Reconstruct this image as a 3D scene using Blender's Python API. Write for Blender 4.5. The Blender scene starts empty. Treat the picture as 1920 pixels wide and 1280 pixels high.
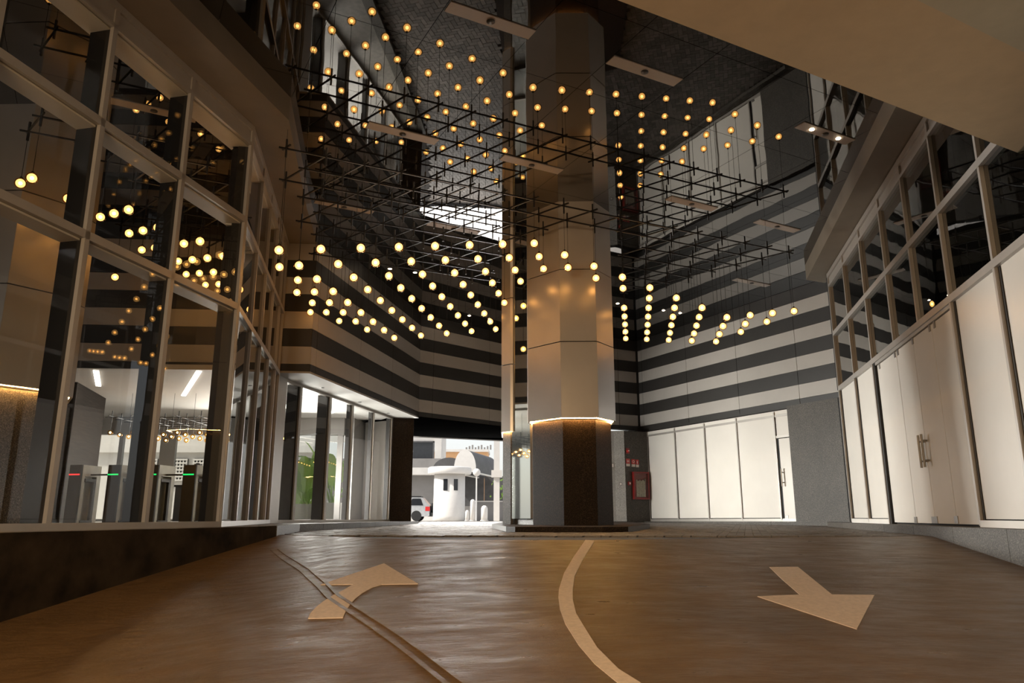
import bpy, math, random
from mathutils import Vector
random.seed(7)
sc = bpy.context.scene
COL = sc.collection
R = math.radians

# ------------------------------------------------------------------ camera (eye level is z = 0, looking along +y)
cam_d = bpy.data.cameras.new('camera')
cam_d.sensor_width = 36.0
cam_d.lens = 1425.0 / 1920.0 * 36.0
cam_d.clip_start = 0.05
cam_d.clip_end = 600
cam = bpy.data.objects.new('camera', cam_d)
cam.location = (0, 0, 0)
cam.rotation_euler = (R(90) + math.atan((977 - 640) / 1425.0), 0, 0)
COL.objects.link(cam)
sc.camera = cam

# ------------------------------------------------------------------ world, sun, exposure
world = bpy.data.worlds.new('sky')
sc.world = world
world.use_nodes = True
wn = world.node_tree
wn.nodes.clear()
w_out = wn.nodes.new('ShaderNodeOutputWorld')
w_bg = wn.nodes.new('ShaderNodeBackground')
w_sky = wn.nodes.new('ShaderNodeTexSky')
w_sky.sky_type = 'NISHITA'
w_sky.sun_disc = False
w_sky.sun_elevation = R(50)
w_sky.sun_rotation = R(250)
w_sky.air_density = 1.0
w_sky.dust_density = 4.0
w_sky.ozone_density = 0.6
w_mix = wn.nodes.new('ShaderNodeMix')
w_mix.data_type = 'RGBA'
w_mix.inputs[0].default_value = 0.55
w_mix.inputs[7].default_value = (6.0, 5.9, 5.7, 1)      # bright hazy overcast
wn.links.new(w_sky.outputs[0], w_mix.inputs[6])
wn.links.new(w_mix.outputs[2], w_bg.inputs[0])
w_bg.inputs[1].default_value = 0.22
wn.links.new(w_bg.outputs[0], w_out.inputs[0])

sun_d = bpy.data.lights.new('sun', 'SUN')
sun_d.energy = 6.5
sun_d.angle = R(2)
sun_d.color = (1.0, 0.95, 0.88)
sun = bpy.data.objects.new('sun', sun_d)
sun.rotation_euler = Vector((0.72, 0.22, -0.66)).to_track_quat('-Z', 'Y').to_euler()
COL.objects.link(sun)


def area(name, loc, aim, sx, sy, watts, col, spread=180):
    d = bpy.data.lights.new(name, 'AREA')
    d.shape = 'RECTANGLE'
    d.size = sx
    d.size_y = sy
    d.energy = watts
    d.color = col
    d.spread = R(spread)
    o = bpy.data.objects.new(name, d)
    o.location = loc
    o.rotation_euler = (Vector(aim) - Vector(loc)).to_track_quat('-Z', 'Y').to_euler()
    COL.objects.link(o)
    return o


# daylight coming in through the lobby glazing and the drive-through exit, warm lamps in the car park behind
area('daylight_exit', (-2.0, 27.6, 1.5), (-1.2, 20, 1.0), 3.4, 2.6, 420, (1.0, 0.96, 0.9))
area('daylight_lobby', (-6.7, 21.3, 1.5), (-5.5, 16, 0.2), 4.0, 2.4, 300, (1.0, 0.97, 0.92))
area('daylight_lobby_side', (-6.6, 20.2, 1.1), (5.6, 21.8, 0.7), 3.0, 1.6, 430, (1.0, 0.965, 0.92), 75)
area('daylight_lobby_corner', (-7.0, 20.6, 1.2), (5.8, 10.5, 0.2), 2.6, 1.6, 480, (1.0, 0.97, 0.93), 70)
area('car_park_lamp', (-3.6, -2.6, 2.2), (-1.0, 6, 0.2), 4.0, 1.4, 600, (1.0, 0.68, 0.385))

vs = sc.view_settings
vs.view_transform = 'Standard'
vs.look = 'None'
vs.exposure = 0.0
vs.gamma = 1.0
vs.use_curve_mapping = False
cy = sc.cycles
cy.max_bounces = 9
cy.diffuse_bounces = 4
cy.glossy_bounces = 6
cy.transmission_bounces = 6
cy.transparent_max_bounces = 28
cy.sample_clamp_indirect = 4.0
cy.caustics_reflective = False
cy.caustics_refractive = False
cy.use_denoising = True
cy.blur_glossy = 0.3

# ------------------------------------------------------------------ materials
MATS = {}


def nodes(name):
    m = bpy.data.materials.new(name)
    m.use_nodes = True
    nt = m.node_tree
    b = nt.nodes['Principled BSDF']
    MATS[name] = m
    return m, nt, b


def noise(nt, scale, detail=4, rough=0.55, stretch=None):
    tc = nt.nodes.new('ShaderNodeTexCoord')
    mp = nt.nodes.new('ShaderNodeMapping')
    nt.links.new(tc.outputs['Object'], mp.inputs[0])
    geo = nt.nodes.new('ShaderNodeNewGeometry')
    nt.links.new(geo.outputs['Position'], mp.inputs[0])
    if stretch:
        mp.inputs['Scale'].default_value = stretch
    n = nt.nodes.new('ShaderNodeTexNoise')
    n.inputs['Scale'].default_value = scale
    n.inputs['Detail'].default_value = detail
    n.inputs['Roughness'].default_value = rough
    nt.links.new(mp.outputs[0], n.inputs['Vector'])
    return n


def ramp(nt, src, stops):
    r = nt.nodes.new('ShaderNodeValToRGB')
    e = r.color_ramp.elements
    while len(e) < len(stops):
        e.new(0.5)
    for k, (p, c) in enumerate(stops):
        e[k].position = p
        e[k].color = (*c, 1) if len(c) == 3 else c
    nt.links.new(src, r.inputs[0])
    return r


def bump(nt, b, src, strength, dist):
    bp = nt.nodes.new('ShaderNodeBump')
    bp.inputs['Strength'].default_value = strength
    bp.inputs['Distance'].default_value = dist
    nt.links.new(src, bp.inputs['Height'])
    nt.links.new(bp.outputs[0], b.inputs['Normal'])
    return bp


def plain(name, col, rough=0.5, metal=0.0, spec=0.5, var=0.12, scale=6.0, bmp=0.0):
    m, nt, b = nodes(name)
    n = noise(nt, scale)
    lo = tuple(c * (1 - var) for c in col)
    hi = tuple(min(1, c * (1 + var)) for c in col)
    r = ramp(nt, n.outputs[0], [(0.3, lo), (0.7, hi)])
    nt.links.new(r.outputs[0], b.inputs['Base Color'])
    b.inputs['Roughness'].default_value = rough
    b.inputs['Metallic'].default_value = metal
    b.inputs['Specular IOR Level'].default_value = spec
    if bmp:
        bump(nt, b, n.outputs[0], 0.4, bmp)
    return m


def emit(name, col, strength):
    m, nt, b = nodes(name)
    nt.nodes.remove(b)
    e = nt.nodes.new('ShaderNodeEmission')
    e.inputs[0].default_value = (*col, 1)
    e.inputs[1].default_value = strength
    nt.links.new(e.outputs[0], nt.nodes['Material Output'].inputs[0])
    return m


def glassy(name, tint, base, rough=0.0, wav=0.0, power=0.75, refl=(1, 1, 1)):
    """flat architectural glass: tinted see-through plus a mirror reflection growing towards grazing"""
    m, nt, b = nodes(name)
    nt.nodes.remove(b)
    tr = nt.nodes.new('ShaderNodeBsdfTransparent')
    tr.inputs[0].default_value = (*tint, 1)
    gl = nt.nodes.new('ShaderNodeBsdfGlossy')
    gl.inputs[0].default_value = (*refl, 1)
    gl.inputs['Roughness'].default_value = rough
    fr = nt.nodes.new('ShaderNodeFresnel')
    fr.inputs[0].default_value = 1.5
    ma = nt.nodes.new('ShaderNodeMath')
    ma.operation = 'MULTIPLY_ADD'
    ma.use_clamp = True
    ma.inputs[1].default_value = power
    ma.inputs[2].default_value = base
    ge = nt.nodes.new('ShaderNodeNewGeometry')      # only the outer face of a pane mirrors, not its inner face
    iv = nt.nodes.new('ShaderNodeMath')
    iv.operation = 'SUBTRACT'
    iv.inputs[0].default_value = 1.0
    nt.links.new(ge.outputs['Backfacing'], iv.inputs[1])
    m2 = nt.nodes.new('ShaderNodeMath')
    m2.operation = 'MULTIPLY'
    nt.links.new(fr.outputs[0], m2.inputs[0])
    nt.links.new(iv.outputs[0], m2.inputs[1])
    nt.links.new(m2.outputs[0], ma.inputs[0])
    mx = nt.nodes.new('ShaderNodeMixShader')
    nt.links.new(ma.outputs[0], mx.inputs[0])
    nt.links.new(tr.outputs[0], mx.inputs[1])
    nt.links.new(gl.outputs[0], mx.inputs[2])
    nt.links.new(mx.outputs[0], nt.nodes['Material Output'].inputs[0])
    if wav:
        n = noise(nt, 0.9, 2)
        bp = nt.nodes.new('ShaderNodeBump')
        bp.inputs['Strength'].default_value = 0.5
        bp.inputs['Distance'].default_value = wav
        nt.links.new(n.outputs[0], bp.inputs['Height'])
        nt.links.new(bp.outputs[0], gl.inputs['Normal'])
    return m


# mirror-polished dark ceiling panels, gently uneven
m, nt, b = nodes('mirror_panel')
b.inputs['Base Color'].default_value = (0.004, 0.004, 0.004, 1)
b.inputs['IOR'].default_value = 2.3
b.inputs['Specular Tint'].default_value = (1.0, 0.96, 0.92, 1)
b.inputs['Roughness'].default_value = 0.015
n = noise(nt, 0.75, 1.5)
bump(nt, b, n.outputs[0], 0.5, 0.006)

m, nt, b = nodes('mirror_glass')
b.inputs['Base Color'].default_value = (0.62, 0.63, 0.60, 1)
b.inputs['Metallic'].default_value = 1.0
b.inputs['Roughness'].default_value = 0.03
n = noise(nt, 1.2, 1.0)
bump(nt, b, n.outputs[0], 0.4, 0.0015)

# speckled granite; the palest copy has daylight put into its colour
for nm, lo, mid, hi, rg in (('granite', (0.02, 0.017, 0.014), (0.065, 0.057, 0.048), (0.20, 0.18, 0.15), 0.55),
                            ('granite_dark', (0.006, 0.0032, 0.0016), (0.020, 0.0115, 0.006), (0.070, 0.045, 0.027), 0.55),
                            ('granite_lit', (0.18, 0.17, 0.155), (0.45, 0.43, 0.40), (0.70, 0.67, 0.62), 0.6)):
    m, nt, b = nodes(nm)
    n = noise(nt, 70, 3, 0.7)
    r = ramp(nt, n.outputs[0], [(0.34, lo), (0.5, mid), (0.68, hi)])
    n2 = noise(nt, 1.3, 3)
    r2 = ramp(nt, n2.outputs[0], [(0.3, (0.72, 0.72, 0.72)), (0.7, (1.0, 1.0, 1.0))])
    mx = nt.nodes.new('ShaderNodeMix')
    mx.data_type = 'RGBA'
    mx.blend_type = 'MULTIPLY'
    mx.inputs[0].default_value = 1
    nt.links.new(r.outputs[0], mx.inputs[6])
    nt.links.new(r2.outputs[0], mx.inputs[7])
    nt.links.new(mx.outputs[2], b.inputs['Base Color'])
    b.inputs['Roughness'].default_value = rg
    b.inputs['Specular IOR Level'].default_value = 0.12 if nm == 'granite_dark' else 0.35
    bump(nt, b, n.outputs[0], 0.3, 0.002)

# brushed concrete of the ramp, worn and polished by tyres
m, nt, b = nodes('ramp_concrete')
n1 = noise(nt, 0.7, 6, 0.6)
r1 = ramp(nt, n1.outputs[0], [(0.28, (0.115, 0.070, 0.032)), (0.5, (0.175, 0.104, 0.046)), (0.75, (0.235, 0.145, 0.07))])
n2 = noise(nt, 9.0, 9, 0.72, (1.0, 2.2, 1.0))
r2 = ramp(nt, n2.outputs[0], [(0.3, (0.72, 0.7, 0.68)), (0.62, (1.0, 1.0, 1.0)), (0.74, (1.5, 1.45, 1.35))])
mx = nt.nodes.new('ShaderNodeMix')
mx.data_type = 'RGBA'
mx.blend_type = 'MULTIPLY'
mx.inputs[0].default_value = 0.9
nt.links.new(r1.outputs[0], mx.inputs[6])
nt.links.new(r2.outputs[0], mx.inputs[7])
nt.links.new(mx.outputs[2], b.inputs['Base Color'])
n3 = noise(nt, 3.2, 5, 0.6, (0.8, 2.2, 1.0))
rr = ramp(nt, n3.outputs[0], [(0.3, (0.27, 0.27, 0.27)), (0.7, (0.48, 0.48, 0.48))])
nt.links.new(rr.outputs[0], b.inputs['Roughness'])
ad = nt.nodes.new('ShaderNodeMath')
ad.operation = 'MULTIPLY_ADD'
ad.inputs[1].default_value = 0.7
nt.links.new(n2.outputs[0], ad.inputs[0])
nt.links.new(n3.outputs[0], ad.inputs[2])
bump(nt, b, ad.outputs[0], 0.6, 0.024)

m, nt, b = nodes('brick_paver')
oi = nt.nodes.new('ShaderNodeNewGeometry')
r1 = ramp(nt, oi.outputs['Random Per Island'], [(0.0, (0.10, 0.088, 0.078)), (0.5, (0.15, 0.13, 0.115)), (1.0, (0.21, 0.185, 0.165))])
n2 = noise(nt, 26, 4)
r2 = ramp(nt, n2.outputs[0], [(0.3, (0.75, 0.75, 0.75)), (0.7, (1.1, 1.1, 1.1))])
mx = nt.nodes.new('ShaderNodeMix')
mx.data_type = 'RGBA'
mx.blend_type = 'MULTIPLY'
mx.inputs[0].default_value = 1
nt.links.new(r1.outputs[0], mx.inputs[6])
nt.links.new(r2.outputs[0], mx.inputs[7])
nt.links.new(mx.outputs[2], b.inputs['Base Color'])
b.inputs['Roughness'].default_value = 0.5
bump(nt, b, n2.outputs[0], 0.4, 0.004)

plain('paver_joint', (0.035, 0.03, 0.026), 0.8)
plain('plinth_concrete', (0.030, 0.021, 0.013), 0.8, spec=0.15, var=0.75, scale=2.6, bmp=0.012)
plain('platform_stone', (0.16, 0.145, 0.125), 0.55, var=0.2, scale=9)
plain('panel_light', (0.42, 0.395, 0.365), 0.38, 0.0, 0.5, 0.04, 2)
plain('panel_dark', (0.032, 0.030, 0.028), 0.42, 0.0, 0.4, 0.08, 2)
plain('column_cladding', (0.52, 0.49, 0.46), 0.30, 0.55, 0.5, 0.04, 2)
plain('aluminium', (0.40, 0.375, 0.345), 0.38, 0.35, 0.5, 0.05, 3)
plain('bronze_fin', (0.009, 0.008, 0.007), 0.5, 0.0, 0.3, 0.1, 3)
plain('soffit_brown', (0.20, 0.165, 0.125), 0.5, 0.0, 0.4, 0.1, 1.5)
plain('white_back_glass', (0.74, 0.71, 0.66), 0.24, 0.0, 0.5, 0.03, 1.5)
plain('white_paint', (0.72, 0.70, 0.66), 0.5, 0.0, 0.5, 0.04, 2)
plain('soffit_white', (0.44, 0.425, 0.40), 0.55, 0.0, 0.15, 0.04, 2)
plain('tan_plaster', (0.52, 0.41, 0.275), 0.8, 0.0, 0.2, 0.05, 5)
plain('grey_plaster', (0.45, 0.42, 0.33), 0.8, 0.0, 0.2, 0.05, 5)
plain('road_paint', (0.86, 0.73, 0.62), 0.55, 0.0, 0.4, 0.10, 30)
plain('black_metal', (0.012, 0.011, 0.010), 0.4, 0.5, 0.5, 0.1, 5)
plain('rod_metal', (0.007, 0.006, 0.0055), 0.35, 0.0, 0.5, 0.1, 5)
plain('steel', (0.27, 0.26, 0.25), 0.3, 0.6, 0.5, 0.08, 8)
plain('dark_room', (0.020, 0.018, 0.016), 0.8, 0.0, 0.2, 0.2, 1)
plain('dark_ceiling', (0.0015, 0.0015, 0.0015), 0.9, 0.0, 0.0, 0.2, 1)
plain('light_plate', (0.46, 0.40, 0.35), 0.45, 0.0, 0.4, 0.04, 3)
plain('lens_grey', (0.05, 0.045, 0.04), 0.3)
plain('red_paint', (0.20, 0.012, 0.010), 0.4)
plain('sign_red', (0.50, 0.03, 0.025), 0.4)
plain('sign_white', (0.75, 0.70, 0.66), 0.5)
plain('hose_canvas', (0.62, 0.55, 0.44), 0.8, var=0.25, scale=25)
plain('lobby_floor', (0.36, 0.345, 0.325), 0.3, 0.0, 0.5, 0.06, 4)
plain('lobby_white', (0.60, 0.585, 0.56), 0.6, 0.0, 0.3, 0.03, 2)
plain('lobby_grey', (0.34, 0.33, 0.32), 0.5, 0.0, 0.3, 0.05, 2)
plain('turnstile_dark', (0.035, 0.036, 0.038), 0.35, 0.4)
plain('turnstile_steel', (0.55, 0.56, 0.52), 0.35, 0.5)
plain('concrete_out', (0.55, 0.53, 0.5), 0.85, var=0.12, scale=0.8)
plain('concrete_grey', (0.22, 0.21, 0.2), 0.85, var=0.15, scale=0.6)
plain('white_out', (0.62, 0.60, 0.57), 0.8, var=0.03)
plain('orange_wall', (0.62, 0.36, 0.18), 0.85, var=0.08, scale=0.8)
plain('awning_dark', (0.075, 0.073, 0.074), 0.7, var=0.2, scale=2)
plain('window_dark', (0.02, 0.022, 0.026), 0.12)
plain('car_silver', (0.62, 0.64, 0.66), 0.25, 0.6)
plain('car_blue', (0.12, 0.22, 0.32), 0.25, 0.4)
plain('rubber', (0.012, 0.012, 0.012), 0.7)
plain('tail_red', (0.55, 0.03, 0.03), 0.25)
plain('skin', (0.32, 0.19, 0.13), 0.6)
plain('cloth_black', (0.012, 0.012, 0.014), 0.85)
plain('hair_black', (0.008, 0.007, 0.006), 0.6)
m, nt, b = nodes('leaf_green')
oi = nt.nodes.new('ShaderNodeObjectInfo')
r1 = ramp(nt, oi.outputs['Random'], [(0.0, (0.20, 0.38, 0.05)), (0.5, (0.45, 0.66, 0.15)), (1.0, (0.70, 0.86, 0.42))])
nt.links.new(r1.outputs[0], b.inputs['Base Color'])
b.inputs['Roughness'].default_value = 0.4
tl_ = nt.nodes.new('ShaderNodeBsdfTranslucent')
nt.links.new(r1.outputs[0], tl_.inputs[0])
mxs = nt.nodes.new('ShaderNodeMixShader')
mxs.inputs[0].default_value = 0.5
nt.links.new(b.outputs[0], mxs.inputs[1])
nt.links.new(tl_.outputs[0], mxs.inputs[2])
nt.links.new(mxs.outputs[0], nt.nodes['Material Output'].inputs[0])
# striped brown timber veneer in the lobby
m, nt, b = nodes('wood_veneer')
n = noise(nt, 3.0, 6, 0.6, (0.6, 0.6, 14.0))
r1 = ramp(nt, n.outputs[0], [(0.3, (0.012, 0.009, 0.007)), (0.7, (0.034, 0.026, 0.021))])
nt.links.new(r1.outputs[0], b.inputs['Base Color'])
b.inputs['Specular IOR Level'].default_value = 0.1
b.inputs['Roughness'].default_value = 0.7
glassy('facade_glass', (0.93, 0.92, 0.89), 0.0, wav=0.001, power=0.75)
glassy('dark_glass', (0.55, 0.58, 0.55), 0.02, wav=0.006, power=1.8)
glassy('lobby_glass', (0.94, 0.95, 0.94), 0.0, power=1.2)
glassy('globe_glass', (1.0, 0.72, 0.36), 0.0, power=1.0, refl=(1.0, 0.75, 0.45))
emit('bulb_core', (1.0, 0.70, 0.38), 34)
m = glassy('globe_diffuser', (0.62, 0.50, 0.34), 0.0, power=0.0)
nt = m.node_tree
_e = nt.nodes.new('ShaderNodeEmission')
_e.inputs[0].default_value = (1.0, 0.74, 0.44, 1)
_e.inputs[1].default_value = 2.2
_a = nt.nodes.new('ShaderNodeAddShader')
_o = nt.nodes['Material Output']
nt.links.new(_o.inputs[0].links[0].from_socket, _a.inputs[0])
nt.links.new(_e.outputs[0], _a.inputs[1])
nt.links.new(_a.outputs[0], _o.inputs[0])
emit('led_warm', (1.0, 0.52, 0.16), 170)
emit('tube_white', (1.0, 0.93, 0.85), 9)
emit('spot_lit', (1.0, 0.80, 0.55), 30)
emit('led_green', (0.02, 0.9, 0.18), 1.2)
emit('led_red', (1.0, 0.04, 0.04), 1.6)
emit('screen_white', (0.9, 0.95, 1.0), 2.0)


# ------------------------------------------------------------------ object helpers
LOC = {}


def tag(o, label=None, cat=None, group=None, kind=None):
    if label:
        o['label'] = label
    if cat:
        o['category'] = cat
    if group:
        o['group'] = group
    if kind:
        o['kind'] = kind
    return o


def empty(name, loc=(0, 0, 0), label=None, cat=None, group=None, kind=None):
    o = bpy.data.objects.new(name, None)
    o.empty_display_size = 0.1
    o.location = loc
    COL.objects.link(o)
    LOC[o.name] = Vector(loc)
    return tag(o, label, cat, group, kind)


def link(o, parent, c):
    p = LOC[parent.name] if parent else Vector((0, 0, 0))
    o.location = c - p
    if parent:
        o.parent = parent
    COL.objects.link(o)
    LOC[o.name] = Vector(c)
    return o


def mk(name, V, F, mat, parent=None, smooth=False, label=None, cat=None, group=None, kind=None, origin=None):
    V = [Vector(v) for v in V]
    if origin is None:
        lo = Vector((min(v[i] for v in V) for i in range(3)))
        hi = Vector((max(v[i] for v in V) for i in range(3)))
        c = (lo + hi) / 2
    else:
        c = Vector(origin)
    me = bpy.data.meshes.new(name)
    me.from_pydata([v - c for v in V], [], F)
    me.materials.append(MATS[mat])
    if smooth:
        me.polygons.foreach_set('use_smooth', [True] * len(me.polygons))
    me.update()
    o = bpy.data.objects.new(name, me)
    link(o, parent, c)
    return tag(o, label, cat, group, kind)


def inst(name, src, parent, c):
    o = bpy.data.objects.new(name, src.data)
    return link(o, parent, Vector(c))


def prism(name, pts, z0, z1, mat, parent=None, **k):
    """vertical prism over a plan polygon; z0/z1 numbers or functions of (x, y)"""
    f0 = z0 if callable(z0) else (lambda x, y: z0)
    f1 = z1 if callable(z1) else (lambda x, y: z1)
    n = len(pts)
    ar = sum(pts[i][0] * pts[(i + 1) % n][1] - pts[(i + 1) % n][0] * pts[i][1] for i in range(n))
    if ar < 0:
        pts = pts[::-1]
    V = [(p[0], p[1], f0(p[0], p[1])) for p in pts] + [(p[0], p[1], f1(p[0], p[1])) for p in pts]
    F = [tuple(range(n - 1, -1, -1)), tuple(range(n, 2 * n))]
    F += [(i, (i + 1) % n, n + (i + 1) % n, n + i) for i in range(n)]
    return mk(name, V, F, mat, parent, **k)


def box(name, x0, x1, y0, y1, z0, z1, mat, parent=None, **k):
    return prism(name, [(x0, y0), (x1, y0), (x1, y1), (x0, y1)], z0, z1, mat, parent, **k)


def along(a, b, t):
    d = Vector((b[0] - a[0], b[1] - a[1])).normalized()
    return (a[0] + d.x * t, a[1] + d.y * t)


def seg(name, a, b, o0, o1, z0, z1, mat, parent=None, **k):
    """box standing along the plan segment a-b, between offsets o0 and o1 to its left"""
    d = Vector((b[0] - a[0], b[1] - a[1])).normalized()
    n = Vector((-d.y, d.x))
    pts = [(a[0] + n.x * o0, a[1] + n.y * o0), (b[0] + n.x * o0, b[1] + n.y * o0),
           (b[0] + n.x * o1, b[1] + n.y * o1), (a[0] + n.x * o1, a[1] + n.y * o1)]
    return prism(name, pts, z0, z1, mat, parent, **k)


def tube(name, a, b, r, mat, parent=None, sides=6, **k):
    a, b = Vector(a), Vector(b)
    d = (b - a).normalized()
    u = d.orthogonal().normalized()
    w = d.cross(u)
    V = []
    for p in (a, b):
        for i in range(sides):
            t = 2 * math.pi * i / sides
            V.append(p + r * (math.cos(t) * u + math.sin(t) * w))
    F = [(i, (i + 1) % sides, sides + (i + 1) % sides, sides + i) for i in range(sides)]
    F += [tuple(range(sides - 1, -1, -1)), tuple(range(sides, 2 * sides))]
    return mk(name, V, F, mat, parent, smooth=False, **k)


def lathe(name, prof, c, mat, parent=None, sides=24, **k):
    """surface of revolution about a vertical axis at c; prof = [(radius, z)]"""
    V, F = [], []
    for r, z in prof:
        for i in range(sides):
            t = 2 * math.pi * i / sides
            V.append((c[0] + r * math.cos(t), c[1] + r * math.sin(t), c[2] + z))
    for j in range(len(prof) - 1):
        for i in range(sides):
            F.append((j * sides + i, j * sides + (i + 1) % sides, (j + 1) * sides + (i + 1) % sides, (j + 1) * sides + i))
    F.append(tuple(range(sides - 1, -1, -1)))
    F.append(tuple(range((len(prof) - 1) * sides, len(prof) * sides)))
    return mk(name, V, F, mat, parent, smooth=True, origin=c, **k)


def sphere(name, c, r, mat, parent=None, nu=20, nv=12, sz=1.0, **k):
    prof = [(max(1e-4, r * math.sin(math.pi * j / nv)), -r * sz * math.cos(math.pi * j / nv)) for j in range(nv + 1)]
    return lathe(name, prof, c, mat, parent, nu, **k)


def hbox(name, p0, p1, w, h, mat, parent=None, **k):
    """horizontal square bar from p0 to p1 (3-D points)"""
    a, b = Vector(p0), Vector(p1)
    d = (b - a).normalized()
    n = d.cross(Vector((0, 0, 1)))
    n = n.normalized() if n.length > 1e-5 else Vector((1, 0, 0))
    up = n.cross(d)
    V = []
    for p in (a, b):
        for s, t in ((-1, -1), (1, -1), (1, 1), (-1, 1)):
            V.append(p + n * s * w / 2 + up * t * h / 2)
    F = [(0, 1, 5, 4), (1, 2, 6, 5), (2, 3, 7, 6), (3, 0, 4, 7), (3, 2, 1, 0), (4, 5, 6, 7)]
    return mk(name, V, F, mat, parent, **k)


# ------------------------------------------------------------------ site levels
ZB = 2.95            # bottom of the striped band
ZT = 5.68            # bulkhead soffit, top of the glazing
ZM = 6.05            # mirror ceiling
BAND = 0.3689
EDGE = [(-9, 11.4), (-3.2, 11.0), (-2.65, 10.7), (-1.7, 9.7), (-0.7, 9.25), (0.25, 9.08), (0.93, 9.08), (2.2, 9.42), (2.95, 9.8), (3.7, 10.05), (5.5, 10.5), (9, 10.9)]


def edge(x):
    for (xa, ya), (xb, yb) in zip(EDGE, EDGE[1:]):
        if x <= xb:
            t = max(0.0, (x - xa) / (xb - xa))
            return ya + (yb - ya) * t
    return EDGE[-1][1]


def pav(x, y):
    return -0.2 + 0.011 * (min(y, 30.0) - 10)


def ground(x, y):
    e = edge(x)
    d = e - y
    if d <= -0.3:
        return pav(x, y)
    s = 0.128 + (0.085 - 0.128) * min(1, max(0, (x + 4.2) / 8.9))
    k = 0.28
    sp = k * math.log1p(math.exp(min(60, d / k))) - k * math.log(2) * math.exp(-max(0, d) / k)
    return pav(x, y) - s * max(0.0, sp)


def platl(x, y):
    return -0.085 + 0.0065 * (min(y, 20) - 8)


platr = platl

# plan lines
L1a, L1b = (-5.80, 1.56), (-3.85, 10.20)           # left glass front
S0L, S01, S12 = (-4.72, 15.05), (-4.09, 15.10), (-2.71, 21.98)
RA, RB = (7.469, 17.058), (5.527, 7.733)           # right shopfront

# ------------------------------------------------------------------ floor: ramp, paving, platforms
fl = empty('floor', (0, 8, -0.3), kind='structure')
nx, ny = 84, 90
V, F = [], []
for j in range(ny + 1):
    for i in range(nx + 1):
        x = -6.6 + 14.2 * i / nx
        y = -3.5 + (edge(x) + 0.02 + 3.5) * j / ny
        V.append((x, y, ground(x, y)))
for j in range(ny):
    for i in range(nx):
        q = j * (nx + 1) + i
        F.append((q, q + 1, q + nx + 2, q + nx + 1))
mk('ramp_slab', V, F, 'ramp_concrete', fl, smooth=True)
V, F = [], []
for j in range(25):
    for i in range(31):
        x = -6 + 16.0 * i / 30
        y = edge(x) + 0.02 + (30 - edge(x)) * j / 24
        V.append((x, y, pav(x, y) - 0.022))
for j in range(24):
    for i in range(30):
        q = j * 31 + i
        F.append((q, q + 1, q + 32, q + 31))
mk('paving_bed', V, F, 'paver_joint', fl)

# herringbone brick pavers, each with its own edge
pave_poly = [(-3.22, 11.0), (-3.55, 13.1), (-2.70, 22.6), (-3.3, 28.5), (0.4, 28.5), (1.5, 25.5), (3.2, 24.55), (4.3, 25.0), (7.7, 18.3), (7.35, 17.6), (6.45, 14.0),
             (5.75, 10.62)]


def inside(x, y, poly):
    c = False
    n = len(poly)
    for i in range(n):
        (xa, ya), (xb, yb) = poly[i], poly[(i + 1) % n]
        if (ya > y) != (yb > y) and x < (xb - xa) * (y - ya) / (yb - ya) + xa:
            c = not c
    return c


ISL = [(-0.40, 15.8), (-0.10, 12.95), (0.05, 12.72), (1.45, 12.55), (1.9, 12.8), (2.75, 15.6), (2.9, 18.6), (1.2, 19.4), (-0.25, 18.0)]
W = 0.118
ang = R(28.2 + 45)
ca, sa = math.cos(ang), math.sin(ang)
bricks = []
for gx in range(-160, 290):
    for gy in range(-160, 290):
        m4 = (gx - gy) % 4
        if m4 == 0:
            wx, wy, cx_, cy_ = 2, 1, gx + 1.0, gy + 0.5
        elif m4 == 3:
            wx, wy, cx_, cy_ = 1, 2, gx + 0.5, gy + 1.0
        else:
            continue
        px, py = cx_ * W - 2, cy_ * W
        X, Y = px * ca - py * sa + 1, px * sa + py * ca + 8
        if Y < 9 or Y > 28.3 or X < -4.2 or X > 8 or Y < edge(X) + 0.09:
            continue
        if not inside(X, Y, pave_poly) or inside(X, Y, ISL):
            continue
        bricks.append((Y, X, wx, wy))
bricks.sort(key=lambda q: q[0] + 0.25 * abs(q[1] - 0.5))


def brick_geo(Y, X, wx, wy):
    hx, hy = wx * W / 2 - 0.005, wy * W / 2 - 0.005
    dz = random.uniform(-0.0025, 0.0025)
    out = []
    for sx, sy in ((-1, -1), (1, -1), (1, 1), (-1, 1)):
        x = X + sx * hx * ca - sy * hy * sa
        y = Y + sx * hx * sa + sy * hy * ca
        out.append((x, y, pav(x, y) + dz))
    low = [(v[0], v[1], v[2] - 0.03) for v in out]
    return out + low


BF = [(0, 1, 2, 3), (0, 4, 5, 1), (1, 5, 6, 2), (2, 6, 7, 3), (3, 7, 4, 0)]
for q in bricks[:280]:
    mk('brick', brick_geo(*q), BF, 'brick_paver', fl)
V, F = [], []
for q in bricks[280:]:
    k0 = len(V)
    V += brick_geo(*q)
    F += [tuple(k0 + i for i in f) for f in BF]
mk('brick_paving', V, F, 'brick_paver', fl, kind='stuff')

# joint cut into the ramp: a groove between two raised lips
gp = [(-2.93, 9.73), (-2.10, 8.0), (-1.44, 6.445), (-0.896, 5.41), (-0.56, 4.74), (-0.30, 4.2), (-0.10, 3.8)]


def ribbon(name, left, right, mat, parent, dz, **k):
    V = [(p[0], p[1], ground(*p) + dz) for p in left] + [(p[0], p[1], ground(*p) + dz) for p in right]
    n = len(left)
    top = len(V)
    V += [(v[0], v[1], v[2] - 0.02) for v in V]
    F = []
    for i in range(n - 1):
        F.append((i, i + 1, n + i + 1, n + i)[::-1])
        F.append((i, i + 1, top + i + 1, top + i))
        F.append((n + i + 1, n + i, top + n + i, top + n + i + 1))
    F.append((0, n, top + n, top))
    F.append((n - 1, top + n - 1, top + 2 * n - 1, 2 * n - 1))
    return mk(name, V, F, mat, parent, **k)


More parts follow.
